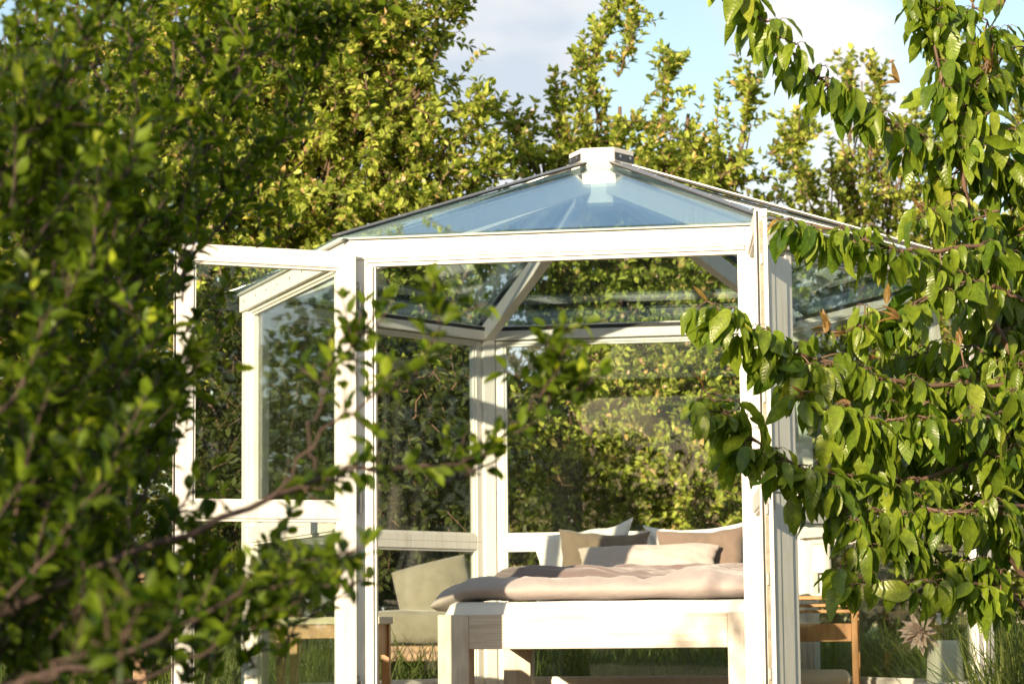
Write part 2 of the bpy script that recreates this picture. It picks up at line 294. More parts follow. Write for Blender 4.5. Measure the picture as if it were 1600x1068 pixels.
# ------------------------------------------------------------------ the setting: ground
g = MB(); 
gx = [-600, -60, -12] + [x * 1.0 for x in range(-11, 12)] + [12, 60, 600]; gy = [-60, -10, 0] + list(range(2, 34)) + [40, 80, 200, 900]
vv = [[g.bm.verts.new((x, y, 0.0 if (y < 17 or y > 60) else 0.03 * noise.noise(Vector((x * .4, y * .4, 0))))) for x in gx] for y in gy]
for j in range(len(gy) - 1):
    for i in range(len(gx) - 1): g.bm.faces.new((vv[j][i], vv[j][i + 1], vv[j + 1][i + 1], vv[j + 1][i]))
tag(g.build('ground', M['lawn']), kind='structure')
pt = MB()
pp = [(x, 22.6 + 0.05 * x + 0.25 * math.sin(x * 0.7), 24.6 + 0.05 * x + 0.2 * math.sin(x * 0.9 + 1)) for x in range(-12, 13)]
a = [pt.bm.verts.new((x, y0, 0.04)) for x, y0, y1 in pp]; b = [pt.bm.verts.new((x, y1, 0.04)) for x, y0, y1 in pp]
for i in range(len(pp) - 1): pt.bm.faces.new((a[i], a[i + 1], b[i + 1], b[i]))
tag(pt.build('path', M['path']), kind='structure')

# ------------------------------------------------------------------ the glass pavilion
HX, HY, HTH = 0.5029, 13.3489, -0.1677
HA, HB, HC = 1.0, 1.7986, 2.0487
Z0, ZS, ZM0, ZM1, ZA, ZT = 0.10, 0.227, 1.061, 1.140, 2.322, 2.414
V = [Vector(p) for p in ((-HA, -HB), (HA, -HB), (HC, 0), (HA, HB), (-HA, HB), (-HC, 0))]
pav = thing('glass_pavilion', 'six-sided white timber and glass garden pavilion with pitched glass roof and open doors', 'pavilion', (HX, HY, 0), HTH)
def side(i):
    A, B = V[i], V[(i + 1) % 6]; u = (B - A).normalized(); n = Vector((u.y, -u.x))
    return A, B, u, n, (B - A).length
PW = 0.09
deck = MB(); ins = 1.03
deck.prism([(v.x * ins, v.y * ins) for v in V], 0.0, Z0 - 0.012)
deck.build('platform', M['old_wood'], pav)
fb = MB()
y = -1.72
while y < 1.70:                                   # floor boards run across the floor
    ym = y + 0.07; hw = HC - (HC - HA) * abs(ym) / HB - 0.12
    fb.box(-hw, hw, y, y + 0.134, Z0 - 0.010, Z0 + 0.012); y += 0.14
fb.build('floor', M['deck'], pav, 0.003)
for i in range(6):
    Ap, _, up, np_, _ = side((i - 1) % 6); A, _, u, n, _ = side(i)
    P = V[i]
    a1 = P - up * PW; a2 = a1 - np_ * 0.085; b1 = P + u * PW; b2 = b1 - n * 0.085
    mb = MB().prism([tuple(p) for p in (P, b1, b2, a2, a1)], Z0, ZT - 0.022)
    mb.build('post', M['paint'], pav, 0.004)
def L3(P, z): return (P.x, P.y, z)
for i in range(6):
    A, B, u, n, Ln = side(i)
    def q(s, d): return A + u * s - n * d             # s along the side, d inward
    ang = math.atan2(u.y, u.x)
    def loc_mat(): return Matrix.Translation((A.x, A.y, 0)) @ Matrix.Rotation(ang, 4, 'Z')   # local x along, y inward, z up
    MM = loc_mat()
    # header: face board standing proud of the posts, lower lip, gasket and eave trim
    e = 0.007
    h = MB().box(-e, Ln + e, -0.014, 0.05, ZA, ZT); h.box(PW + .001, Ln - PW - .001, 0.0505, 0.10, ZA + 0.004, ZT - 0.03)
    hd = h.build('header', M['paint_h'], pav, 0.004, matrix=MM)
    if i == 0:
        h = MB().box(PW + .002, Ln - PW - .002, -0.004, 0.028, ZA - 0.016, ZA - 0.0005); h.box(PW + .002, Ln - PW - .002, 0.012, 0.05, ZA - 0.034, ZA - 0.0165)
        h.build('lip', M['paint_h'], hd, 0.002, matrix=MM)
    h = MB().box(0.0, Ln, -0.030, 0.016, ZT + 0.004, ZT + 0.013); h.build('eave_trim', M['paint_h'], hd, 0.002, matrix=MM)
    h = MB().box(0.01, Ln - 0.01, -0.020, 0.10, ZT - 0.0285, ZT + 0.0035) if i != 0 else MB().box(0.01, Ln - 0.01, -0.008, 0.09, ZT + 0.0002, ZT + 0.0038)
    h.build('gasket', M['rubber'], hd, matrix=MM) if i == 0 else MB.build(MB().box(PW, Ln - PW, 0.051, 0.096, ZT - 0.029, ZT - 0.006), 'gasket', M['rubber'], hd, matrix=MM)
    k = 0.10
    while k < Ln - 0.05:
        zz = (ZA + ZT) / 2 + 0.006
        MB().tube([(k, -0.0165, zz), (k, -0.013, zz)], 0.0060, 8).build('screw', M['bracket'], hd, matrix=MM); k += 0.235 + 0.02 * math.sin(k * 9)
    # bottom rail
    if i != 0:
        h = MB().box(PW + .001, Ln - PW - .001, 0.0, 0.075, Z0, ZS - 0.035); h.box(PW + .001, Ln - PW - .001, -0.02, 0.02, Z0 + .004, Z0 + 0.03)
        h.build('sill_rail', M['paint_h'], pav, 0.003, matrix=MM)
        # fixed lights: a lower and an upper sash frame each with its own pane
        x0, x1 = PW + 0.002, Ln - PW - 0.002; st = 0.052
        if i in (1, 5):
            f0, f1 = (x0, x0 + 0.105) if i == 1 else (x1 - 0.055, x1)
            MB().box(f0, f1, 0.004, 0.074, ZS - 0.034, ZA - 0.035).build('filler_board', M['paint'], pav, 0.004, matrix=MM)
            if i == 1: x0 = f1 + 0.002
            else: x1 = f0 - 0.002
        for lo in (True, False):
            za, zb = (ZS - 0.034, ZM0 + 0.012) if lo else (ZM0 + 0.0125, ZA - 0.001)
            tilt = (i == 2 and not lo)
            w = MB()
            y0, y1 = 0.012, 0.068
            w.box(x0, x0 + st, y0, y1, za, zb); w.box(x1 - st, x1, y0, y1, za, zb)
            tb = 0.044
            w.box(x0 + st, x1 - st, y0 + .001, y1 - .001, za, za + tb); tb2 = tb if lo else 0.018; w.box(x0 + st, x1 - st, y0 + .001, y1 - .001, zb - tb2, zb)
            b = 0.014                                  # glazing bead
            w.box(x0 + st, x0 + st + b, y0 + .01, y1 - .01, za + tb, zb - tb2); w.box(x1 - st - b, x1 - st, y0 + .01, y1 - .01, za + tb, zb - tb2)
            w.box(x0 + st + b, x1 - st - b, y0 + .011, y1 - .011, za + tb, za + tb + b); w.box(x0 + st + b, x1 - st - b, y0 + .011, y1 - .011, zb - tb2 - b, zb - tb2)
            if tilt:
                T = MM @ Matrix.Translation((0, 0.07, za)) @ Matrix.Rotation(R(-8.5), 4, 'X') @ Matrix.Translation((0, -0.02, -za))
            else: T = MM
            wf = w.build('window_frame', M['paint'], pav, 0.003, matrix=T)
            if tilt:
                wf['label'] = 'upper window sash tilted inwards'
                hh = MB().box(x0 + .018, x0 + .034, y1, y1 + .03, 1.62, 1.66); hh.box(x0 + .012, x0 + .040, y1 + .03, y1 + .045, 1.59, 1.72)
                hh.build('handle', M['paint'], wf, 0.004, matrix=T)
            pn = MB().box(x0 + st + b * .5, x1 - st - b * .5, 0.034, 0.046, za + tb + b * .5, zb - tb2 - b * .5)
            pn.build('pane', M['glass'], wf, matrix=T)
    else:
        h = MB().box(PW + .001, Ln - PW - .001, 0.0, 0.075, Z0 - 0.03, Z0 + 0.025); h.build('threshold', M['alu'], pav, 0.003, matrix=MM)
        for sx in (0, 1):
            h = MB()
            xa = PW + .001 if sx == 0 else Ln - PW - 0.025
            h.box(xa, xa + .024, -0.002, 0.06, Z0 + .026, ZA - 0.035)
            xa2 = PW + .025 if sx == 0 else Ln - PW - 0.037
            h.box(xa2 + (.0003 if sx == 0 else -.0003), xa2 + .012, 0.014, 0.05, Z0 + .026, ZA - 0.036)
            h.build('door_jamb', M['paint'], pav, 0.002, matrix=MM)
# roof: rafters, ridge caps, panes, finial box
RZ0, RZ1, CR = ZT + 0.012, 3.035, 0.17
slope_in = 0.0
def ray(i, r, z): 
    v = V[i]; k = r / v.length; return Vector((v.x * k, v.y * k, z))
for i in range(6):
    vl = V[i].length
    r_in, r_out = CR * 0.92, vl - 0.05
    top = ray(i, r_in, RZ1 - 0.03); bot = ray(i, r_out, RZ0 - 0.012)
    rf = MB().beam(bot, top, 0.062, 0.105).build('rafter', M['paint'], pav, 0.004)
    eav = ray(i, vl * 1.045, RZ0 + 0.004 - 0.015); tp = ray(i, CR * 0.98, RZ1 + 0.018)
    rc = MB().beam(eav, tp, 0.050, 0.008, off=0.022).build('ridge_cap', M['alu'], pav, 0.002)
    MB().beam(eav, tp, 0.040, 0.0085, off=0.0135).build('seal', M['rubber'], rc)
    d = tp - eav
    for k in range(1, 9):
        P = eav + d * (k / 8.6) + Vector((0, 0, 0.0225)); MB().tube([P, P + Vector((0, 0, 0.006))], 0.007, 8).build('screw', M['steel'], rc)
for i in range(6):
    j = (i + 1) % 6
    P = []
    for k, r, z in ((i, V[i].length * 1.035, RZ0 - 0.004), (j, V[j].length * 1.035, RZ0 - 0.004), (j, CR, RZ1), (i, CR, RZ1)): P.append(ray(k, r, z))
    up = (P[1] - P[0]).cross(P[3] - P[0]).normalized()
    if up.z < 0: up = -up
    MB().hexa(P, [p + up * 0.010 for p in P]).build('roof_pane', M['roof_glass'], pav)
c = MB(); cx = lambda k, r: (math.cos(R(60 * k)) * r, math.sin(R(60 * k)) * r)
c.prism([cx(k, 0.160) for k in range(6)], RZ1 - 0.19, RZ1 + 0.012)
c.prism([cx(k, 0.172) for k in range(6)], RZ1 + 0.0125, RZ1 + 0.032)
c.prism([cx(k, 0.180) for k in range(6)], RZ1 + 0.0325, RZ1 + 0.113)
cap = c.build('finial_box', M['paint_h'], pav, 0.003)
for k in range(6):
    p0 = Vector((*cx(k, 0.180), 0)); p1 = Vector((*cx(k + 1, 0.180), 0)); u = (p1 - p0).normalized(); n = Vector((u.y, -u.x, 0)); zc = RZ1 + 0.068
    front = k == 4                                   # the face towards the doors shows no bracket
    if not front:
        def Q(s, d, z): q_ = p0 + u * s + n * d; return (q_.x, q_.y, z)
        s0, s1 = 0.006, 0.174
        br = MB().hexa([Q(s0, .0005, zc - .022), Q(s1, .0005, zc - .022), Q(s1, .0005, zc + .018), Q(s0, .0005, zc + .018)],
                       [Q(s0, .005, zc - .022), Q(s1, .005, zc - .022), Q(s1, .005, zc + .018), Q(s0, .005, zc + .018)]).build('bracket', M['bracket'], cap)
        for s in (0.045, 0.135): MB().tube([Q(s, .005, zc), Q(s, .011, zc)], 0.0085, 10).build('screw', M['steel'], cap)
# door leaves
def leaf(hx, hy, w, deg, sgn):
    T = Matrix.Translation((hx, hy, 0)) @ Matrix.Rotation(R(deg), 4, 'Z')
    za, zb, t, st = 0.13, 2.345, 0.056, 0.082
    def bx(mb, x0, x1, y0, y1, z0, z1): mb.box(x0, x1, min(y0 * sgn, y1 * sgn), max(y0 * sgn, y1 * sgn), z0, z1)
    d = MB(); zr0, zr1 = ZM0 + 0.005, ZM0 + 0.082
    bx(d, 0, st, 0, t, za, zb); bx(d, w - st, w, 0, t, za, zb)
    for z0, z1 in ((za, za + .11), (zr0, zr1), (zb - .080, zb)): bx(d, st, w - st, .001, t - .001, z0, z1)
    b = .014
    for z0, z1 in ((za + .11, zr0), (zr1, zb - .080)):
        bx(d, st, st + b, .01, t - .008, z0, z1); bx(d, w - st - b, w - st, .01, t - .008, z0, z1)
        bx(d, st + b, w - st - b, .011, t - .009, z0, z0 + b); bx(d, st + b, w - st - b, .011, t - .009, z1 - b, z1)
    o = d.build('door', M['paint'], pav, 0.003, matrix=T)
    o['label'] = 'open left glazed door leaf' if sgn > 0 else 'open right glazed door leaf seen edge-on'
    for z0, z1 in ((za + .11, zr0), (zr1, zb - .080)):
        p = MB(); bx(p, st + b * .5, w - st - b * .5, .022, .034, z0 + b * .5, z1 - b * .5); p.build('pane', M['glass'], o, matrix=T)
    k = MB(); bx(k, w, w + .005, t - .016, t - .008, za + .01, zb - .01); k.build('gasket', M['rubber'], o, matrix=T)
    # lock rail with its bolt on the free edge
    k = MB(); bx(k, w, w + .002, .020, .036, za + .05, zb - .05); k.build('lock_strip', M['brass'], o, matrix=T)
    for z in (0.32, 0.72, 1.02, 1.5, 2.1):
        k = MB(); bx(k, w + .002, w + .009, .022, .034, z, z + .05); k.build('bolt', M['steel'], o, 0.002, matrix=T)
    k = MB(); bx(k, w - .075, w - .045, -.012, 0, ZM0 - .02, ZM0 + .14); k.tube([T.inverted() @ (T @ Vector((w - .06, -.012 * sgn, ZM0 + .06))), Vector((w - .06, -.055 * sgn, ZM0 + .06)), Vector((w - .17, -.060 * sgn, ZM0 + .06))], .009, 8)
    k.build('handle', M['steel'], o, matrix=T, smooth=False)
    return o
DW = 0.885
leaf(-0.978, -1.832, DW, 213.3, 1)
leaf(0.975, -1.815, DW, 276.4, -1)
# lift-off hinges on the left jamb
for z in (0.20, 1.10, 2.08):
    h = MB(); x, yv = -0.958, -1.8125
    h.box(x - .012, x + .012, yv - .006, yv + .002, z, z + .10); h.tube([(x + .014, yv - .012, z - .004), (x + .014, yv - .012, z + .108)], .0075, 8)
    h.tube([(x, yv - .010, z + .125), (x, yv - .004, z + .125)], .010, 8); h.build('hinge', M['alu'], pav)

# ------------------------------------------------------------------ furniture inside (placed in the pavilion's own directions)
HM = Matrix.Translation((HX, HY, 0)) @ Matrix.Rotation(HTH, 4, 'Z')
def hw(x, y, z=0.0): return tuple(HM @ Vector((x, y, z)))
FZ = Z0 + 0.012
BX0, BX1, BY0, BY1 = -0.828, 0.856, -0.545, 1.62
bw, bl = BX1 - BX0, BY1 - BY0
bed = thing('timber_bed', 'whitewashed solid timber bed frame with thick square legs inside the pavilion', 'bed', hw(BX0, BY0, FZ), HTH)
bt, bb = 0.620 - FZ, 0.440 - FZ
for (x, y) in ((0, 0), (bw - .165, 0), (0, bl - .165), (bw - .165, bl - .165)):
    MB().box(x, x + .165, y, y + .165, 0, bt if y == 0 else bt - .02).build('leg', M['pine_v'], bed, 0.004)
MB().box(.1655, bw - .1655, .006, .05, bb, bt - .001).build('foot_rail', M['pine'], bed, 0.004)
MB().box(.1655, bw - .1655, bl - .05, bl - .006, bb, bt - .021).build('head_rail', M['pine'], bed, 0.004)
for x in (.006, bw - .05):
    MB().box(x, x + .044, .1655, bl - .1655, bb, bt - .001).build('side_rail', M['pine'], bed, 0.004)
sl = MB()
for k in range(13): sl.box(.052, bw - .052, .20 + k * .135, .28 + k * .135, bt - .10, bt - .082)
sl.build('slats', M['pine'], bed)

def soft(name, label, cat, m, nx, ny, shape, matrix, sub=1, group=None):
    """closed soft body: shape(u, v, side) -> local point, u and v in 0..1, side +1 top or -1 bottom"""
    bm = bmesh.new(); top = [[bm.verts.new(shape(i / nx, j / ny, 1)) for i in range(nx + 1)] for j in range(ny + 1)]
    bot = [[top[j][i] if (i in (0, nx) or j in (0, ny)) else bm.verts.new(shape(i / nx, j / ny, -1)) for i in range(nx + 1)] for j in range(ny + 1)]
    for j in range(ny):
        for i in range(nx):
            bm.faces.new((top[j][i], top[j][i + 1], top[j + 1][i + 1], top[j + 1][i])); bm.faces.new((bot[j][i], bot[j + 1][i], bot[j + 1][i + 1], bot[j][i + 1]))
    me = bpy.data.meshes.new(name); bm.to_mesh(me); bm.free(); me.materials.append(m)
    me.polygons.foreach_set('use_smooth', [True] * len(me.polygons))
    o = bpy.data.objects.new(name, me); COL.objects.link(o); o.matrix_world = matrix
    if sub: s = o.modifiers.new('s', 'SUBSURF'); s.levels = s.render_levels = sub
    return tag(o, label, cat, group)
BM = Matrix.Translation(hw(BX0, BY0, FZ)) @ Matrix.Rotation(HTH, 4, 'Z')
def nz(x, y, z=0.0): return noise.noise(Vector((x, y, z)))
# mattress: rounded slab
def mattress(u, v, s):
    e = 0.06
    x = .03 + u * (bw - .06); y = .02 + v * (bl - .06)
    k = min(1.0, min(u, 1 - u) * bw / e); k2 = min(1.0, min(v, 1 - v) * bl / e)
    rr = math.sqrt(max(0, 1 - (1 - k) ** 2)) * math.sqrt(max(0, 1 - (1 - k2) ** 2))
    zc = bt - 0.012
    return Vector((x, y, zc + s * rr * (0.078 if s > 0 else 0.06) + 0.004 * nz(x * 3, y * 3)))
soft('mattress', 'thick white mattress in a fitted sheet lying on the timber bed', 'mattress', M['white_cloth'], 60, 60, mattress, BM, 0)
ztop = bt + 0.066
def duvet_front(u, v, s):
    # folded duvet across the foot, overhanging on the left
    x = -0.055 + u * (bw + 0.085); y = 0.03 + v * 0.62
    ed = min(u, 1 - u) * 34; ev = min(v, 1 - v) * 5.0
    k = math.sqrt(min(1, ed)) * math.sqrt(min(1, ev))
    puff = 0.068 + 0.026 * nz(x * 2.3 + 3, y * 2, 1) + 0.012 * nz(x * 6, y * 5, 2) + 0.05 * math.exp(-((x - 1.38) / 0.2) ** 2) - 0.03 * math.exp(-((x - 1.10) / 0.09) ** 2)
    wr = 0.010 * nz(x * 13, y * 4, 5) + 0.005 * nz(x * 30, y * 14, 8) - 0.010 * max(0, 1 - abs(nz(x * 5 + 2, y * 3, 12)) * 7)
    droop = -0.055 * max(0, (0.20 - x) / 0.20) ** 1.6 - 0.02 * max(0, (x - bw + .05) / 0.1) ** 2
    base = ztop + 0.056
    y -= 0.012 * nz(x * 5, 0, 3) * (1 - v)
    return Vector((x, y, base + droop + (k * (puff + wr) if s > 0 else -k * (0.046 + 0.006 * nz(x * 4, y * 3, 9)))))
soft('duvet', 'pale rose linen duvet folded across the foot of the bed', 'duvet', M['duvet'], 120, 34, duvet_front, BM, 1)
def duvet_back(u, v, s):
    x = 0.10 + u * (bw - 0.10); y = 0.58 + v * 1.0
    ed = min(u, 1 - u) * 14; ev = min(v, 1 - v) * 6.0
    k = math.sqrt(min(1, ed)) * math.sqrt(min(1, ev))
    puff = 0.110 + 0.034 * nz(x * 1.8 + 7, y * 1.6, 4) + 0.02 * nz(x * 4, y * 3, 7) + 0.010 * math.sin((x * 3 + y * 8) + 3 * nz(x * 2, y * 2, 1))
    wr = 0.014 * nz(x * 7 + y * 4, y * 10, 15) - 0.014 * max(0, 1 - abs(nz(x * 3 + y * 2, y * 4, 22)) * 7) + 0.004 * nz(x * 20, y * 22, 18)
    base = ztop + 0.068 + 0.03 * v - 0.04 * max(0, (0.25 - x) / 0.25) ** 2
    return Vector((x, y, base + (k * (puff + wr) if s > 0 else -k * 0.062)))
soft('duvet', 'dusky mauve linen duvet spread over the middle of the bed', 'duvet', M['duvet2'], 110, 70, duvet_back, BM, 1)
def pillow(label, m, w, h, t, x, y, z, lean, yaw, seed, roll=0, ear=0.04):
    def f(u, v, s):
        a, b_ = u * 2 - 1, v * 2 - 1
        k = ((1 - abs(a) ** 3.2) * (1 - abs(b_) ** 3.2)) ** 0.5
        pin = 1 - ear * (1 - a * a) * abs(b_) ** 3 * 1.6; pin2 = 1 - ear * (1 - b_ * b_) * abs(a) ** 3 * 1.6
        X, Z = a * w / 2 * pin2, b_ * h / 2 * pin
        Z -= 0.012 * h * (1 - a * a) * max(0, b_)
        X += 0.010 * nz(b_ * 3, seed, a) * abs(a); Z += 0.014 * nz(a * 2.5, seed, 5) * abs(b_)
        wr = (0.024 * nz(X * 7 + seed, Z * 7, seed) + 0.012 * nz(X * 22, Z * 22, seed + 4)) * k
        # corner creases
        cr_ = 0.006 * math.sin(18 * math.atan2(abs(b_) - 1.02, abs(a) - 1.02)) * max(0, abs(a) + abs(b_) - 1.15) * k
        return Vector((X, -s * (k * t / 2 + cr_) + wr, Z))
    T = BM @ Matrix.Translation((x, y, z)) @ Matrix.Rotation(yaw, 4, 'Z') @ Matrix.Rotation(lean, 4, 'X') @ Matrix.Rotation(roll, 4, 'Y')
    return soft('pillow', label, 'pillow', m, 30, 26, f, T, 1)
pillow('white pillow with its right corner peaked up, behind the left taupe pillow', M['white_cloth'], .68, .50, .17, .50, 1.98, .815, R(-12), 0, 3, R(-7), .13)
pillow('white pillow with two corners peaked up, behind the right taupe pillow', M['white_cloth'], .72, .50, .17, 1.21, 1.98, .825, R(-12), 0, 9, R(-3), .15)
pillow('left taupe linen pillow leaning against a white pillow', M['taupe'], .57, .50, .17, .635, 1.80, .785, R(-20), R(3), 5, R(3), .09)
pillow('right taupe linen pillow leaning against a white pillow', M['taupe'], .57, .50, .17, 1.225, 1.80, .79, R(-20), R(-4), 7, R(-2), .09)
pillow('long pale rose bolster pillow lying in front of the taupe pillows', M['bolster'], .86, .28, .15, .93, 1.60, .80, R(-42), R(1), 11, R(-1), .05)

# bedside table on the left
px_, py_, _ = hw(-1.45, 0.0)
def px_local(wx, wy):
    v = HM.inverted() @ Vector((wx, wy, 0)); return v.x, v.y
lx, ly = px_local(-0.98, 13.40)
t1 = thing('bedside_table', 'small orange wooden bedside table with pale top beside the left windows', 'table', hw(lx, ly, FZ), HTH)
MB().box(-.29, .29, -.17, .17, .465, .505).build('tabletop', M['cream'], t1, 0.004)
for x in (-.28, .235):
    for y in (-.16, .115): MB().box(x, x + .045, y, y + .045, 0, .4645).build('leg', M['oak'], t1, 0.003)
MB().box(-.234, .234, -.155, -.135, .39, .464).build('apron', M['oak'], t1, 0.002)
MB().box(-.234, .234, .136, .155, .39, .464).build('apron', M['oak'], t1, 0.002)
MB().box(.25, .27, -.1145, .1145, .30, .464).build('side_panel', M['oak'], t1, 0.002)
MB().box(.25, .27, -.1145, .1145, .10, .14).build('side_rail', M['oak'], t1, 0.002)
soft('cushion', 'cream cushion lying on the lower rail of the left bedside table', 'cushion', M['cream'], 16, 16,
     lambda u, v, s: Vector((u * .4 - .2, v * .2 - .1, s * .05 * math.sqrt(max(0, min(1, 8 * min(u, 1 - u)) * min(1, 8 * min(v, 1 - v)))) + .05)),
     Matrix.Translation(hw(lx, ly, FZ + .001)) @ Matrix.Rotation(HTH, 4, 'Z'), 1)
# slatted rack on the right with lamp
lx, ly = px_local(1.735, 14.02)
t2 = thing('slatted_rack', 'orange wooden slatted bedside rack standing right of the bed', 'rack', hw(lx, ly, FZ), HTH)
W2, D2, H2 = .215, .17, .600
for x in (-W2, W2 - .036):
    for y in (-D2, D2 - .036): MB().box(x, x + .036, y, y + .036, 0, H2 - .022).build('leg', M['oak'], t2, 0.003)
MB().box(-W2 - .008, W2 + .008, -D2 - .008, D2 + .008, H2 - .0215, H2).build('top', M['oak'], t2, 0.003)
for y in (-D2 + .008, D2 - .028):
    for z0, z1 in ((H2 - .062, H2 - .045), (H2 - .095, H2 - .078), (.345, .445), (.03, .06)):
        MB().box(-W2 + .0365, W2 - .0365, y, y + .018, z0, z1).build('slat', M['oak'], t2, 0.002)
for x in (-W2 + .008, W2 - .028):
    for z0, z1 in ((H2 - .062, H2 - .045), (.345, .445), (.03, .06)):
        MB().box(x, x + .018, -D2 + .0365, D2 - .0365, z0, z1).build('slat', M['oak'], t2, 0.002)
MB().box(-W2 + .028, W2 - .028, -D2 + .03, D2 - .03, .061, .075).build('shelf', M['oak'], t2, 0.002)
soft('folded_blanket', 'beige folded blanket on the bottom shelf of the slatted rack', 'blanket', M['cream'], 16, 16,
     lambda u, v, s: Vector((u * .34 - .17, v * .26 - .13, s * .055 * math.sqrt(max(0, min(1, 9 * min(u, 1 - u)) * min(1, 9 * min(v, 1 - v)))) + .131)),
     Matrix.Translation(hw(lx, ly, FZ)) @ Matrix.Rotation(HTH, 4, 'Z'), 1)
lp = thing('table_lamp', 'small white table lamp with drum shade on the slatted rack', 'lamp', hw(lx + .01, ly - .02, FZ + H2 + .0005), HTH)
MB().lathe([(0, 0), (.045, 0), (.045, .008), (.012, .014), (.009, .02), (0, .02)], 24).build('base', M['paint'], lp, smooth=True)
MB().lathe([(.007, .018), (.0085, .06), (.007, .10), (.007, .19), (0, .19)], 16).build('stem', M['paint'], lp, smooth=True)
MB().lathe([(.062, .130), (.056, .282), (.054, .282), (.060, .130), (.062, .130)], 32).build('shade', M['shade'], lp, smooth=True)
# vase and dried flowers
vx, vy = 2.245, 12.93
vz = thing('vase', 'tall pale ribbed ceramic vase on the floor by the right corner post', 'vase', (vx, vy, FZ))
prof = [(0, 0), (.074, 0), (.084, .012), (.092, .08), (.095, .16), (.090, .25), (.079, .33), (.072, .352), (.068, .352), (.074, .32), (.085, .2), (.08, .03), (0, .03)]
MB().lathe(prof, 120, ribs=30, amp=.0016).build('body', M['ceramic'], vz, smooth=True)

sx_, sy_ = at(655, 960, 16.3).x, 16.3  # armchair added to stand for the rounded beige shape in the rear pane
gs = thing('added_armchair', 'added muted beige armchair, standing for a rounded shape in the lower left rear pane', 'armchair', (sx_, sy_, 0), R(-4))
MB().box(-.33, .33, -.28, .26, .34, .44).build('frame', M['old_wood'], gs, 0.006)
for x in (-.32, .26):
    for y in (-.27, .19): MB().box(x, x + .06, y, y + .06, 0, .3395).build('leg', M['old_wood'], gs, 0.004)
def blob(name, w, d, h, T, pw):
    o = soft(name, None, None, M['khaki'], 24, 24, lambda u, v, s: Vector(((u * 2 - 1) * w / 2, (v * 2 - 1) * d / 2, s * h / 2 * ((1 - abs(u * 2 - 1) ** pw) * (1 - abs(v * 2 - 1) ** pw)) ** .4 + .008 * nz(u * 5, v * 5, w))), T, 1); o.parent = gs; return o
blob('seat_cushion', .66, .54, .22, Matrix.Translation((0, 0, .56)), 8)
blob('back_cushion', .52, .54, .30, Matrix.Translation((.10, .14, .74)) @ Matrix.Rotation(R(72), 4, 'X') @ Matrix.Rotation(R(14), 4, 'Z'), 1.5)

# ------------------------------------------------------------------ foliage tools
RG = np.random.default_rng(11)
def nrm(a): return a / np.maximum(np.linalg.norm(a, axis=-1, keepdims=True), 1e-9)
def np_mesh(name, m, verts, faces_list, parent=None, uv=None, attr=None, smooth=True):
    """faces_list: arrays (n,3) or (n,4)"""
    me = bpy.data.meshes.new(name); nv = len(verts)
    me.vertices.add(nv); me.vertices.foreach_set('co', np.ascontiguousarray(verts, dtype=np.float32).ravel())
    idx = np.concatenate([f.ravel() for f in faces_list]).astype(np.int32)
    tot = np.concatenate([np.full(len(f), f.shape[1]) for f in faces_list]).astype(np.int32)
    st = np.concatenate([[0], np.cumsum(tot)[:-1]]).astype(np.int32)
    me.loops.add(len(idx)); me.loops.foreach_set('vertex_index', idx)
    me.polygons.add(len(tot)); me.polygons.foreach_set('loop_start', st); me.polygons.foreach_set('loop_total', tot)
    me.polygons.foreach_set('use_smooth', np.full(len(tot), smooth))
    me.update(calc_edges=True)
    if uv is not None:
        l = me.uv_layers.new(name='UVMap'); l.data.foreach_set('uv', uv[idx].astype(np.float32).ravel())
    if attr is not None:
        at_ = me.attributes.new('rnd', 'FLOAT', 'POINT'); at_.data.foreach_set('value', attr.astype(np.float32))
    me.materials.append(m)
    o = bpy.data.objects.new(name, me); COL.objects.link(o)
    if parent: o.parent = parent
    return o
def template(rows, shape):
    """leaf outline: rows of (t, halfwidth); 3 verts per inner row, 1 at each end"""
    v = [(0, rows[0], 0)]; q, tr = [], []
    n = len(rows)
    for t in rows[1:-1]:
        w = shape(t); v += [(-w, t, w), (0, t, 0), (w, t, w)]
    v.append((0, rows[-1], 0)); last = len(v) - 1
    tr += [(0, 2, 1), (0, 3, 2)]
    for r in range(n - 3):
        a = 1 + 3 * r; b = a + 3
        q += [(a, a + 1, b + 1, b), (a + 1, a + 2, b + 2, b + 1)]
    a = 1 + 3 * (n - 3); tr += [(a, a + 1, last), (a + 1, a + 2, last)]
    return np.array(v, float), np.array(tr), (np.array(q) if q else None)
TP_CHERRY = template([0, .08, .2, .34, .48, .62, .76, .88, 1.0], lambda t: (math.sin(math.pi * t ** 0.78)) ** 0.75)
TP_PLUM = template([0, .18, .45, .75, 1.0], lambda t: (math.sin(math.pi * t ** 0.9)) ** 0.8)
TP_APPLE = template([0, .28, .68, 1.0], lambda t: (math.sin(math.pi * t ** 0.85)) ** 0.7)
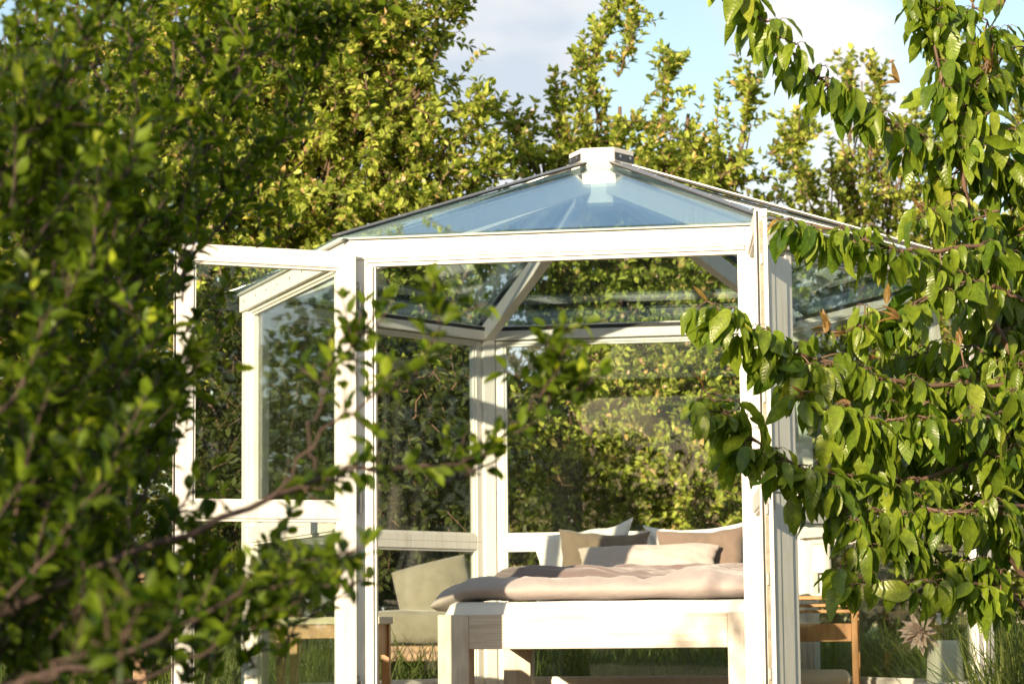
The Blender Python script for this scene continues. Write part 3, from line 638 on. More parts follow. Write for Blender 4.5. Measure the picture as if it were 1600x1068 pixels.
def leaves(name, m, P, D, U, Ln, Wd, tp, parent=None, fold=0.35, curl=0.25, rnd=None, wave=0.0):
    tv, tr, q = tp; n = len(P); k = len(tv)
    D = nrm(D); X = nrm(np.cross(D, U)); Z = np.cross(X, D)
    fo = (fold * RG.uniform(.3, 1.5, n))[:, None]; cu = (curl * RG.uniform(-.3, 1.8, n))[:, None]
    tx, ty, tw = tv[:, 0][None], tv[:, 1][None], tv[:, 2][None]
    lx = tx * (Wd / 2)[:, None]; ly = ty * Ln[:, None]
    lz = tw * fo * (Wd / 2)[:, None] - cu * ty ** 2 * Ln[:, None]
    if wave:
        ph = RG.uniform(0, 6.28, n)[:, None]; lz = lz + wave * Wd[:, None] * tw * np.sin(ty * 11 + ph + np.sign(tx) * 1.3)
        lx = lx + RG.uniform(-.12, .12, n)[:, None] * ly * ty
    co = P[:, None] + X[:, None] * lx[..., None] + D[:, None] * ly[..., None] + Z[:, None] * lz[..., None]
    off = (np.arange(n) * k)[:, None, None]
    fl = [(tr[None] + off).reshape(-1, 3)]
    if q is not None: fl.append((q[None] + off).reshape(-1, 4))
    uv = np.tile(np.stack([tv[:, 0], tv[:, 1]], -1)[None], (n, 1, 1)).reshape(-1, 2)
    if rnd is None: rnd = np.clip(RG.normal(.45, .25, n), 0, 1)
    return np_mesh(name, m, co.reshape(-1, 3), fl, parent, uv, np.repeat(rnd, k))
def tubes(name, m, lines, parent=None, n=5):
    """lines: list of (pts (k,3) array, radii (k,)) -> one mesh of tapering branches"""
    VV, FF = [], []; base = 0; ang = np.arange(n) * 2 * np.pi / n
    for pts, rad in lines:
        k = len(pts); d = np.gradient(pts, axis=0); d = nrm(d)
        ref = np.array([0, 0, 1.0]) if abs(d[0, 2]) < .8 else np.array([1.0, 0, 0])
        a = nrm(np.cross(d, ref)); b = np.cross(d, a)
        ring = pts[:, None] + (a[:, None] * np.cos(ang)[None, :, None] + b[:, None] * np.sin(ang)[None, :, None]) * rad[:, None, None]
        VV.append(ring.reshape(-1, 3))
        i = np.arange(k - 1)[:, None] * n; j = np.arange(n)[None]; jn = (j + 1) % n
        FF.append(np.stack([i + j, i + jn, i + n + jn, i + n + j], -1).reshape(-1, 4) + base); base += k * n
    return np_mesh(name, m, np.concatenate(VV), [np.concatenate(FF)], parent)
def curve(pts, n=12, jit=0.0):
    """smooth polyline through points"""
    P = np.array([tuple(p) for p in pts], float)
    if len(P) == 2: P = np.array([P[0], (P[0] + P[1]) / 2, P[1]])
    E = np.vstack([2 * P[0] - P[1], P, 2 * P[-1] - P[-2]]); out = []
    seg = len(P) - 1; per = max(2, n // seg)
    for s in range(seg):
        p0, p1, p2, p3 = E[s:s + 4]
        for t in np.arange(per) / per:
            out.append(.5 * ((2 * p1) + (-p0 + p2) * t + (2 * p0 - 5 * p1 + 4 * p2 - p3) * t * t + (-p0 + 3 * p1 - 3 * p2 + p3) * t ** 3))
    out.append(P[-1]); out = np.array(out)
    if jit: out[1:-1] += RG.normal(0, jit, out[1:-1].shape)
    return out
def along(line, t):
    k = len(line) - 1; f = t * k; i = np.minimum(f.astype(int), k - 1); w = (f - i)[:, None]
    return line[i] * (1 - w) + line[i + 1] * w, nrm(line[i + 1] - line[i])
def twig(p, d, length, up=0.25, bend=0.25, k=6):
    pts = [p]; d = nrm(d)
    for s in range(k - 1):
        d = nrm(d + RG.normal(0, bend / 2, 3) + np.array([0, 0, up / k * 2])); pts.append(pts[-1] + d * length / (k - 1))
    return np.array(pts)

def rosettes(tw_list, spacing, per, Lr, ratio, spread=0.8, upb=0.35, start=0.1):
    """leaf positions and directions in small whorls along twigs"""
    Ps, Ds, Us, Ts = [], [], [], []
    for tw in tw_list:
        ln = np.linalg.norm(np.diff(tw, axis=0), axis=1).sum(); nc = max(2, int(ln / spacing))
        t = np.linspace(start, 1, nc) + RG.normal(0, .01, nc); t = np.clip(t, 0, .999)
        P, D = along(tw, t)
        for j in range(per):
            ok = RG.random(nc) < .86
            rv = RG.normal(0, 1, (nc, 3)); rv -= (rv * D).sum(1)[:, None] * D * .7; rv = nrm(rv)
            dd = nrm(rv * spread + D * (1 - spread * .5) + np.array([0, 0, upb]))
            uu = nrm(np.array([0, 0, 1.0]) + RG.normal(0, .55, (nc, 3)) + D * .3)
            Ps.append((P + rv * .006)[ok]); Ds.append(dd[ok]); Us.append(uu[ok]); Ts.append(t[ok])
    P, D, U = np.concatenate(Ps), np.concatenate(Ds), np.concatenate(Us); n = len(P); rosettes.T = np.concatenate(Ts)
    Ln = RG.uniform(*Lr, n); return P, D, U, Ln, Ln * ratio * RG.uniform(.85, 1.15, n)

# ------------------------------------------------------------------ orchard trees behind the pavilion
def orchard_tree(label, base, Y, lobes, n_twig, lmat, trunk_r=0.09, leafL=(.045, .082), twl=(.35, .8), spires=(), bloom=0.03, group=None, name='apple_tree', depth=1.0, up=.04, spacing=.05):
    s = Y / F_PX
    LB = []
    for l in lobes:
        c = np.array(at(l[0], l[1], Y)); LB.append((c, l[2] * s))
    root = thing(name, label, 'tree', (base[0], base[1], 0), 0, group)
    b = np.array([base[0], base[1], 0.0]); fork = b + np.array([RG.normal(0, .05), 0, RG.uniform(.9, 1.3)])
    lines = []; trunk = curve([b, (b + fork) / 2 + RG.normal(0, .03, 3), fork], 8)
    area = np.array([r * r for c, r in LB]); prob = area / area.sum(); tw = []
    limbs = []
    for c, r in LB:
        mid = (fork + c) / 2 + RG.normal(0, .12, 3) - np.array([0, 0, .12]); lb = curve([fork, mid, c + RG.normal(0, .1, 3)], 14, .02)
        if c[2] < fork[2]: lb = curve([fork - np.array([0, 0, .3]), mid, c], 14, .02)
        limbs.append(lb); lines.append((lb, np.linspace(trunk_r * .5, trunk_r * .16, len(lb))))
    for lb in limbs:
        for _k in range(12):
            q0, qd = along(lb, np.array([RG.uniform(.35, .99)])); t_ = twig(q0[0], nrm(qd[0] * .5 + RG.normal(0, .8, 3)), RG.uniform(.25, .55), up=up); tw.append(t_); lines.append((t_, np.linspace(.006, .002, len(t_))))
    for li, (c, r) in enumerate(LB):
        nt_ = int(n_twig * prob[li]); ns = max(3, nt_ // 9)
        for _ in range(ns):
            d = nrm(RG.normal(0, 1, 3)); rad = r * RG.uniform(.55, 1.0)
            tgt = c + d * np.array([1, depth, 1]) * rad * .82
            p0, dd = along(limbs[li], np.array([RG.uniform(.45, .98)])); p0 = p0[0]
            sb = curve([p0, (p0 + tgt) / 2 + RG.normal(0, r * .12, 3), tgt], 8, .012)
            lines.append((sb, np.linspace(trunk_r * .2, .006, len(sb))))
            for _k in range(max(2, nt_ // ns)):
                q0, qd = along(sb, np.array([RG.uniform(.3, 1.0) * .999])); q0 = q0[0]
                out = nrm(q0 - c + RG.normal(0, .3 * r, 3)); L_ = RG.uniform(*twl) * min(1.0, .45 + r * .7)
                t_ = twig(q0, out * .7 + RG.normal(0, .5, 3) + np.array([0, 0, up]), L_, up=up)
                tw.append(t_); lines.append((t_, np.linspace(.0065, .002, len(t_))))
    for sp in spires:
        pts = [at(x, y, Y) for x, y in sp]; c_ = curve(pts, 12, .008)
        tw.append(c_); lines.append((c_, np.linspace(.014, .003, len(c_))))
        for _ in range(int(6 + 6 * len(sp))):
            q0, qd = along(c_, np.array([RG.uniform(.0, .95)])); t_ = twig(q0[0], qd[0] + RG.normal(0, .8, 3), RG.uniform(.1, .3), up=.5); tw.append(t_); lines.append((t_, np.linspace(.005, .002, len(t_))))
    inv = -np.array([base[0], base[1], 0.0])
    tr_o = tubes('trunk', M['bark'], [(trunk + inv, np.linspace(trunk_r * 1.25, trunk_r, len(trunk)))], root, 10)
    tubes('branches', M['bark'], [(l + inv, r) for l, r in lines], root, 5)
    P, D, U, Ln, Wd = rosettes(tw, spacing, 5, leafL, .58)
    # brightness of single leaves varies with the twig they sit on
    leaves('crown', lmat, P + inv, D, U, Ln, Wd, TP_APPLE, root, .5, .3, np.clip(RG.normal(.5, .27, len(P)), 0, 1))
    if bloom:
        nb = int(len(P) * bloom / 5); ix = RG.choice(len(P), nb); PB, DB, UB = [], [], []
        for i in ix:
            ax = nrm(D[i] + RG.normal(0, .4, 3)); o1 = nrm(np.cross(ax, RG.normal(0, 1, 3))); o2 = np.cross(ax, o1)
            for k in range(5):
                a_ = k * 1.2566; PB.append(P[i] + D[i] * .03); DB.append(o1 * math.cos(a_) + o2 * math.sin(a_) + ax * .35); UB.append(ax)
        PB, DB, UB = map(np.array, (PB, DB, UB)); n = len(PB)
        leaves('blossom', M['blossom'], PB + inv, DB, UB, np.full(n, .022), np.full(n, .019), TP_APPLE, root, .2, -.2)
    return root
GR = 'orchard trees behind the pavilion'
orchard_tree('tall leafy orchard tree rising left of the pavilion roof past the top of the picture', (-1.75, 18.6), 18.5,
    [(560, 130, 165), (640, 215, 105), (470, 300, 180), (330, 120, 200), (600, 320, 130), (700, 310, 80), (450, 440, 160), (620, 460, 140), (360, 560, 120), (520, -60, 170), (655, 50, 62), (690, 160, 62), (380, -120, 180), (740, 330, 50)],
    1700, M['leaf_apple'], .12, spires=[[(690, 250), (740, 200), (752, 150)], [(650, 100), (700, 40), (712, 10)], [(720, 300), (768, 270), (775, 245)]], group=GR, bloom=.10)
orchard_tree('broad leafy tree at far left, mostly behind the dark foreground plum tree', (-3.6, 20.5), 20,
    [(120, 120, 220), (30, 420, 240), (230, 350, 190), (160, 620, 180), (-80, 150, 200), (250, 30, 150), (60, 760, 170), (320, 820, 120)],
    900, M['leaf_apple2'], .12, group=GR, bloom=.01)
orchard_tree('orchard tree with tall thin shoots rising directly behind the roof peak', (1.15, 20.2), 20,
    [(1000, 300, 150), (880, 270, 100), (1120, 280, 130), (955, 190, 62), (1180, 250, 75), (1040, 230, 90), (960, 250, 90), (1080, 200, 58), (1030, 430, 170), (880, 400, 110), (1160, 470, 150), (1010, 620, 180), (870, 640, 110), (1120, 760, 170), (940, 800, 120), (845, 240, 48), (1090, 620, 130)],
    1550, M['leaf_apple'], .10, spires=[[(940, 200), (925, 120), (940, 60), (965, 10), (1000, -10)], [(1030, 200), (1040, 140), (1045, 92)], [(880, 260), (870, 190), (868, 150)], [(950, 190), (915, 110), (905, 90)], [(830, 260), (810, 210), (800, 195)], [(1160, 220), (1170, 160), (1165, 130)], [(1200, 240), (1240, 230), (1250, 215)], [(965, 120), (985, 60), (990, 20)]], group=GR, bloom=.10)
orchard_tree('sparse orchard tree against the sky between the roof and the cherry branches', (3.1, 22.3), 22,
    [(1290, 285, 62), (1320, 190, 40), (1390, 260, 75), (1345, 400, 120), (1450, 330, 90), (1500, 220, 70), (1450, 520, 170), (1330, 620, 130), (1500, 720, 170), (1290, 760, 120), (1240, 230, 34), (1350, 150, 34), (1400, 200, 50)],
    900, M['leaf_apple'], .06, spires=[[(1330, 220), (1325, 140), (1330, 85)], [(1260, 300), (1245, 250), (1240, 190)], [(1370, 200), (1375, 150), (1372, 118)], [(1500, 200), (1520, 130), (1525, 90)]], group=GR, bloom=.10)
orchard_tree('orchard tree at the right edge of the picture behind the cherry', (4.75, 21), 21,
    [(1640, 230, 110), (1600, 400, 140), (1640, 620, 180), (1590, 140, 45), (1570, 760, 150)],
    420, M['leaf_apple2'], .07, spires=[[(1590, 200), (1595, 120), (1600, 80)]], group=GR, bloom=.10)
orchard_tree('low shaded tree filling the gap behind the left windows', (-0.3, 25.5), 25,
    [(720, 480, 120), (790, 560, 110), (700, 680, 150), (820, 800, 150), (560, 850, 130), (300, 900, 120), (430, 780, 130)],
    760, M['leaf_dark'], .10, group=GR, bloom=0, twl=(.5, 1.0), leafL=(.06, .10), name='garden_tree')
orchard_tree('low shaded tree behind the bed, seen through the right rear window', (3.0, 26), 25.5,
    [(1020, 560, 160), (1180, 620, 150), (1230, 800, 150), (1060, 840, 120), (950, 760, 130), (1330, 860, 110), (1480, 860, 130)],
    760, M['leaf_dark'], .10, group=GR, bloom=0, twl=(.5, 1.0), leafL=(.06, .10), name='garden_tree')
# unseen hedges outside the picture, added to darken what the panes mirror
def unseen_hedge(label, p0, p1, h, n):
    p0, p1 = np.array(p0, float), np.array(p1, float); root = thing('hedge', label, 'hedge', (p0[0], p0[1], 0), 0, 'tall hedges added outside the picture'); o_ = np.array([p0[0], p0[1], 0])
    t = RG.random(n); L_ = np.linalg.norm(p1 - p0); hh = h * (1 + .16 * np.sin(t * L_ * .9) + .10 * np.sin(t * L_ * 2.3 + 1)); xy = p0 + (p1 - p0) * t[:, None] + RG.normal(0, .5, (n, 2))
    z = RG.random(n) ** .9 * hh; P = np.column_stack([xy, z]); D = RG.normal(0, 1, (n, 3)) + [0, 0, .3]; Ln = RG.uniform(.14, .26, n)
    leaves('foliage', M['leaf_dark'], P - o_, D, RG.normal(0, 1, (n, 3)) + [0, 0, .6], Ln, Ln * .6, TP_APPLE, root)
    ls = []
    for k in range(int(L_ / 1.2)):
        b = np.append(p0 + (p1 - p0) * (k + .5) * 1.2 / L_, 0.0); c_ = curve([b, b + [.05, .1, h * .4], b + [.1, 0, h * .8]], 8, .02); ls.append((c_ - o_, np.linspace(.06, .015, len(c_))))
    tubes('stems', M['bark'], ls, root, 6)
unseen_hedge('tall hedge added behind the viewer to darken the reflections in the panes', (-36, -25), (17, -25), 4.8, 60000)
unseen_hedge('tall hedge added beyond the left edge to darken the reflections in the panes', (-12, 2), (-12, 36), 4.6, 34000)
unseen_hedge('tall hedge added beyond the right edge to darken the reflections in the panes', (14, -16), (14, 34), 5.0, 40000)
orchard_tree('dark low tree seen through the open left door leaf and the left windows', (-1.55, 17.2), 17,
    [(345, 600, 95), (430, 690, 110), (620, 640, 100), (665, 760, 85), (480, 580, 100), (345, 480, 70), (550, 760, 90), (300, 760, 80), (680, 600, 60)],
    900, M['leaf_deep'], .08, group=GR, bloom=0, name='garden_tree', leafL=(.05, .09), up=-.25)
# hedge along the back of the garden
tw = []
for k in range(4200):
    x = RG.uniform(-9, 10); y = 28.5 + RG.normal(0, .45); h = 1.5 + .3 * nz(x * .8, 3.3); z = RG.uniform(0.05, 1) ** .7 * h
    tw.append(twig(np.array([x, y, z]), np.array([RG.normal(0, .5), RG.normal(-.3, .4), .8]), RG.uniform(.25, .5)))
hd = thing('hedge', 'long low dark hedge along the back of the garden', 'hedge', (0, 28.5, 0))
P, D, U, Ln, Wd = rosettes(tw, .07, 4, (.06, .10), .55)
leaves('foliage', M['leaf_dark'], P - np.array([0, 28.5, 0]), D, U, Ln, Wd, TP_APPLE, hd)
tubes('stems', M['bark'], [(t - np.array([0, 28.5, 0]), np.linspace(.008, .002, len(t))) for t in tw], hd, 4)

# ------------------------------------------------------------------ foreground plum tree, left
def plum():
    base = np.array([-1.35, 3.9, 0.0]); root = thing('plum_tree', 'dark leafy plum tree filling the left foreground, its twigs crossing the open door', 'tree', tuple(base))
    lines, tw = [], []
    def A(*pts): return [at(x, y, Y) for x, y, Y in pts]
    def AN(*pts): return [at(x, y, Y * .86) for x, y, Y in pts]
    guides = [  # (points px, py, depth), start radius
        (AN((-260, 1150, 4.0), (100, 1050, 4.1), (230, 1000, 4.2), (380, 930, 4.3), (480, 875, 4.35), (570, 862, 4.4)), .007, 1),
        (AN((-250, 1100, 4.3), (120, 900, 4.5), (300, 830, 4.6), (400, 790, 4.7), (500, 748, 4.8), (560, 735, 4.85), (650, 728, 4.9), (740, 712, 4.95), (775, 690, 5.0)), .008, 1),
        (AN((640, 728, 4.9), (720, 745, 5.0), (800, 665, 5.1), (880, 625, 5.15), (935, 590, 5.2)), .003, 1),
        (AN((820, 655, 5.1), (850, 590, 5.1), (885, 510, 5.15)), .0022, 1),
        (AN((420, 780, 4.7), (520, 660, 4.7), (620, 600, 4.75), (680, 520, 4.8), (678, 440, 4.8)), .003, 1),
        (AN((480, 750, 4.8), (500, 620, 4.9), (550, 540, 5.0), (575, 520, 5.0)), .003, 1),
        (A((-200, 1200, 4.0), (30, 900, 4.1), (60, 600, 4.2), (100, 250, 4.3), (130, -80, 4.4)), .011, 0),
        (A((-100, 1250, 4.2), (130, 900, 4.6), (190, 550, 4.8), (240, 280, 4.9), (290, -60, 5.0)), .010, 0),
        (A((-100, 1250, 4.4), (130, 760, 4.9), (240, 500, 5.2), (370, 310, 5.4), (450, 190, 5.5), (520, 50, 5.6)), .008, 0),
        (A((90, 900, 4.7), (180, 640, 5.0), (270, 420, 5.2), (350, 300, 5.3), (440, 210, 5.4)), .005, 0),
        (A((190, 500, 4.8), (290, 300, 5.0), (360, 150, 5.2), (410, -40, 5.3)), .005, 0),
        (A((50, 800, 4.0), (200, 700, 4.2), (250, 620, 4.4), (300, 560, 4.5)), .005, 0),
        (AN((0, 1100, 3.5), (100, 1030, 3.5), (190, 985, 3.5), (235, 940, 3.5)), .004, 1),
        (A((-50, 700, 3.6), (60, 560, 3.7), (130, 420, 3.8), (200, 250, 3.9)), .005, 0),
        (A((-50, 350, 4.0), (60, 200, 4.1), (140, 60, 4.2), (200, -40, 4.2)), .005, 0),
        (AN((100, 1100, 4.3), (330, 1010, 4.5), (430, 960, 4.6), (520, 900, 4.6)), .004, 1),
        (A((360, 120, 5.4), (440, 60, 5.5), (520, 30, 5.6), (560, 40, 5.6)), .003, 0),
    ]
    for pts, r, tip in guides:
        g_ = curve(pts, 24, .006); lines.append((g_, np.linspace(r, .0015, len(g_)))); tl = g_[int(len(g_) * (.45 if tip else .25)):]; tw.append(tl)
        n = int(12 if tip else 24)
        for _ in range(n):
            t = RG.uniform(.28 if tip else .12, .97); p0, d0 = along(g_, np.array([t]))
            d = d0[0] * .8 + RG.normal(0, .55, 3) + np.array([0, 0, .25]); L_ = RG.uniform(.04, .11) * (.9 if tip else 1.25)
            t_ = twig(p0[0], d, L_, up=.2); tw.append(t_); lines.append((t_, np.linspace(.0022, .0010, len(t_))))
    # crown volume in view, then lobes outside the frame added to cast shade
    vis = [(60, 180, 190, 4.8, 46), (20, 520, 230, 4.3, 84), (90, 880, 200, 4.2, 90), (300, 170, 120, 5.4, 26), (180, 430, 160, 4.9, 52), (40, 960, 200, 3.9, 52),
           (420, 100, 80, 5.6, 12), (230, 740, 90, 4.6, 14), (70, 720, 180, 4.6, 60), (20, 330, 190, 4.3, 36), (270, 980, 110, 4.3, 22), (400, 340, 70, 5.4, 7), (180, 60, 130, 5.2, 24), (400, 1020, 90, 4.4, 8), (250, 1060, 110, 4.2, 14), (100, 1080, 120, 4.0, 26)]
    for x, y, r, Y, n in vis:
        c = np.array(at(x, y, Y)); rr = r * Y / F_PX
        for _ in range(n):
            p = c + nrm(RG.normal(0, 1, 3)) * rr * RG.uniform(0, 1) ** .5 * np.array([1, 2.2, 1])
            u_ = 800 + F_PX * p[0] / p[1]; w_ = 980 - F_PX * (p[2] - CAMZ) / p[1]
            if 240 < u_ < 600 and 380 < w_ < 960 and RG.random() < .85: continue
            if p[1] < 3.4: continue
            t_ = twig(p, np.array([RG.normal(.15, .4), RG.normal(0, .4), .7]), RG.uniform(.10, .24), up=.3); tw.append(t_); lines.append((t_, np.linspace(.0028, .0012, len(t_))))
    for cx_, cy_, cz_, rx, ry, rz, n in [(-1.85, 2.55, 1.0, .50, .65, 1.0, 300), (-1.9, 3.9, 1.2, .65, .7, 1.1, 80), (-2.35, 1.7, .7, .5, .6, .7, 60), (-2.45, 5.2, 1.85, .30, .5, .75, 60), (-2.85, 5.3, 1.75, .22, .4, .5, 16)]:
        for _ in range(n):
            p = np.array([cx_, cy_, cz_]) + nrm(RG.normal(0, 1, 3)) * RG.uniform(0, 1) ** .4 * np.array([rx, ry, rz])
            if p[2] < .1: p[2] = .1
            t_ = twig(p, np.array([RG.normal(0, .5), RG.normal(0, .5), .7]), RG.uniform(.18, .34), up=.3); tw.append(t_); lines.append((t_, np.linspace(.004, .0015, len(t_))))
    for k in (0, 1, 2, 3, 7, 8):
        tgt = np.array([(-1.5, 2.4, 1.9), (-1.9, 1.6, 1.3), (-2.1, 3.6, 2.2), (-1.3, 4.0, 2.2), (-1.0, 4.3, .9), (-.95, 4.4, 1.8), (-1.1, 3.9, .5), (-1.3, 2.4, .8), (-1.2, 5.0, 1.6)][k]); f0 = base + np.array([0, 0, .45])
        l_ = curve([f0, (f0 + tgt) / 2 + RG.normal(0, .06, 3), tgt], 12, .008); lines.append((l_, np.linspace(.020, .006, len(l_))))
    tk = curve([base, base + np.array([.02, 0, .3]), base + np.array([0, .02, .62])], 8)
    tubes('trunk', M['bark'], [(tk - base, np.linspace(.075, .05, len(tk)))], root, 12)
    tubes('branches', M['bark_plum'], [(l - base, r) for l, r in lines], root, 6)
    P, D, U, Ln, Wd = rosettes(tw, .019, 3, (.022, .041), .5, spread=.8, upb=.25)
    # keep the air in front of the lens free of leaves
    fx = (P[:, 0] / P[:, 1]); keep = (P[:, 1] > .8) & ~((P[:, 1] < 3.0) & (fx > -.222) & (fx < .25))
    TT = rosettes.T[keep]; P, D, U, Ln, Wd = P[keep], D[keep], U[keep], Ln[keep], Wd[keep]
    leaves('crown', M['leaf_plum'], P - base, D, U, Ln, Wd, TP_PLUM, root, .45, .3, np.clip(RG.normal(.40, .24, len(P)) + .45 * np.clip((TT - .8) / .2, 0, 1) * RG.random(len(P)), 0, 1))
    print('plum leaves', len(P))
plum()

# ------------------------------------------------------------------ cherry tree, right
def cherry():
    base = np.array([2.35, 8.9, 0.0]); root = thing('cherry_tree', 'cherry tree with long drooping serrated leaves hanging in from the right', 'tree', tuple(base))
    lines, tw = [], []
    def A(*pts): return [at(x, y, Y) for x, y, Y in pts]
    G = [ # points, radius, leaf start fraction, whorl spacing (m), leaves per whorl
        (A((1700, 640, 8.9), (1560, 520, 8.9), (1510, 300, 8.8), (1482, 180, 8.7), (1458, 50, 8.7), (1440, -60, 8.7)), .016, .12, .045, 5),
        (A((1500, 262, 8.8), (1440, 214, 8.7), (1360, 175, 8.6), (1290, 130, 8.6), (1225, 75, 8.5), (1175, 20, 8.5), (1130, -20, 8.5)), .010, .10, .048, 5),
        (A((1620, 420, 8.8), (1540, 385, 8.6), (1450, 392, 8.5), (1380, 385, 8.4), (1300, 358, 8.4), (1218, 342, 8.4)), .009, .08, .050, 4),
        (A((1640, 560, 8.9), (1560, 600, 8.8), (1450, 600, 8.6), (1370, 590, 8.5), (1290, 565, 8.5), (1215, 545, 8.4), (1160, 510, 8.4), (1105, 470, 8.4)), .010, .08, .046, 5),
        (A((1640, 700, 8.9), (1530, 720, 8.8), (1430, 750, 8.6), (1340, 745, 8.5), (1270, 735, 8.4), (1200, 700, 8.4), (1140, 655, 8.4), (1098, 605, 8.4)), .010, .08, .044, 5),
        (A((1680, 990, 8.9), (1600, 945, 8.8), (1540, 905, 8.7), (1500, 882, 8.7), (1440, 850, 8.6), (1370, 815, 8.5), (1310, 790, 8.5), (1255, 760, 8.4)), .012, .30, .046, 5),
        (A((1540, 915, 8.7), (1470, 912, 8.6), (1390, 910, 8.5), (1335, 905, 8.5)), .006, .15, .060, 3),
        (A((1640, 915, 8.9), (1585, 880, 8.8), (1565, 820, 8.7), (1545, 740, 8.7), (1530, 650, 8.7), (1500, 540, 8.7)), .014, .35, .05, 4),
        (A((1680, 330, 8.9), (1590, 270, 8.8), (1540, 200, 8.8), (1500, 120, 8.8), (1475, 0, 8.8)), .010, .1, .05, 4),
        (A((1690, 250, 9.0), (1620, 260, 9.0), (1560, 265, 8.9), (1520, 230, 8.9)), .008, .1, .055, 4),
        (A((1600, 470, 8.7), (1520, 440, 8.6), (1440, 470, 8.5), (1380, 500, 8.5), (1320, 520, 8.4)), .007, .15, .050, 4),
        (A((1590, 640, 8.8), (1500, 660, 8.5), (1420, 650, 8.4), (1350, 660, 8.4), (1290, 640, 8.4)), .007, .15, .046, 5),
        (A((1660, 800, 8.9), (1570, 790, 8.7), (1490, 800, 8.5), (1420, 790, 8.5), (1370, 830, 8.5), (1335, 860, 8.5)), .008, .15, .046, 5),
        (A((1640, 400, 9.1), (1580, 450, 9.1), (1540, 560, 9.0), (1510, 640, 9.0)), .008, .1, .045, 5),
        (A((1680, 500, 9.0), (1620, 540, 8.9), (1585, 640, 8.8), (1560, 740, 8.8)), .008, .1, .045, 5),
        (A((1560, 330, 8.8), (1500, 350, 8.7), (1440, 330, 8.6)), .006, .1, .05, 4),
        (A((1620, 930, 8.8), (1570, 930, 8.7), (1545, 935, 8.7)), .005, .3, .05, 4),
        (A((1480, 180, 8.7), (1530, 120, 8.7), (1550, 60, 8.7), (1520, 5, 8.7)), .005, .2, .05, 4),
        (A((1600, 560, 9.0), (1520, 540, 9.0), (1440, 560, 8.9), (1370, 560, 8.8)), .006, .1, .05, 4),
        (A((1620, 700, 9.1), (1540, 690, 9.0), (1460, 700, 9.0), (1380, 720, 8.9), (1300, 700, 8.8)), .006, .1, .045, 4),
        (A((1400, 600, 8.6), (1385, 660, 8.5), (1390, 730, 8.5)), .004, .1, .05, 4),
        (A((1230, 560, 8.5), (1240, 590, 8.5), (1255, 620, 8.4)), .003, .1, .05, 4),
        (A((1700, 600, 9.3), (1600, 600, 9.2), (1540, 500, 9.2), (1520, 380, 9.2)), .008, .1, .045, 5),
        (A((1700, 760, 9.3), (1620, 740, 9.2), (1560, 680, 9.2), (1500, 600, 9.2), (1450, 540, 9.1)), .008, .1, .045, 5),
        (A((1700, 860, 9.2), (1610, 800, 9.1), (1540, 790, 9.0), (1480, 760, 9.0), (1420, 690, 8.9)), .008, .1, .045, 5),
        (A((1700, 900, 9.3), (1640, 840, 9.2), (1590, 760, 9.2), (1560, 660, 9.2)), .007, .1, .045, 5),
        (A((1700, 300, 9.3), (1640, 300, 9.2), (1590, 380, 9.2), (1570, 480, 9.2)), .007, .1, .045, 5),
        (A((1640, 640, 9.0), (1560, 660, 8.9), (1480, 620, 8.9), (1420, 610, 8.9), (1340, 620, 8.8)), .006, .1, .045, 5),
        (A((1690, 100, 9.1), (1620, 60, 9.0), (1560, 100, 8.9), (1520, 180, 8.9)), .008, .1, .05, 4),
        (A((1690, 480, 9.4), (1610, 460, 9.3), (1560, 420, 9.3), (1480, 430, 9.2)), .008, .1, .045, 5),
        (A((1700, 680, 9.4), (1640, 690, 9.3), (1590, 560, 9.3), (1580, 460, 9.3)), .008, .1, .045, 5),
        (A((1690, 420, 9.2), (1620, 380, 9.1), (1570, 300, 9.0), (1550, 180, 9.0)), .008, .1, .045, 5),
    ]
    PP, DD, UU = [], [], []; young = []
    for pts, r, t0, sp, per in G:
        g_ = curve(pts, 28, .004); lines.append((g_, np.linspace(r, .003, len(g_)))); ln = np.linalg.norm(np.diff(g_, axis=0), axis=1).sum()
        n = int(ln / (sp * .60) * (1 - t0)); ts = np.clip(np.linspace(t0, .995, n) + RG.normal(0, .008, n), 0, .999)
        P, D = along(g_, ts)
        for i in range(n):
            # short spur, then a whorl of hanging leaves
            side_ = nrm(RG.normal(0, 1, 3) * np.array([1, 1, .6])); sl_ = RG.uniform(.01, .10); sp_ = P[i] + side_ * sl_
            lines.append((np.array([P[i], (P[i] + sp_) / 2 + [0, 0, .004], sp_]), np.array([.0035, .003, .0028])))
            a0 = RG.uniform(0, 6.28); m_ = per + RG.integers(0, 2)
            for k in range(m_):
                a_ = a0 + k * 6.28 / m_ + RG.normal(0, .3); rad = np.array([math.cos(a_), math.sin(a_), 0])
                dr = RG.uniform(.6, 2.7); pe = nrm(rad * .9 + np.array([0, 0, RG.uniform(-.4, .4)]) + D[i] * .2); pl = RG.uniform(.018, .034)
                q = sp_ + pe * pl + np.array([0, 0, -.008]); lines.append((np.array([sp_, sp_ + pe * pl * .55 + [0, 0, .002], q]), np.array([.0014, .0012, .0011])))
                PP.append(q); DD.append(rad * .55 + D[i] * .12 + np.array([0, 0, -dr * .62]) + RG.normal(0, .22, 3)); UU.append(rad + np.array([0, 0, .55]) + RG.normal(0, .5, 3))
        # bronze young leaves at the tip
        for k in range(2):
            d = nrm(D[-1] + RG.normal(0, .45, 3) + np.array([0, 0, .35])); young.append((g_[-1], d))
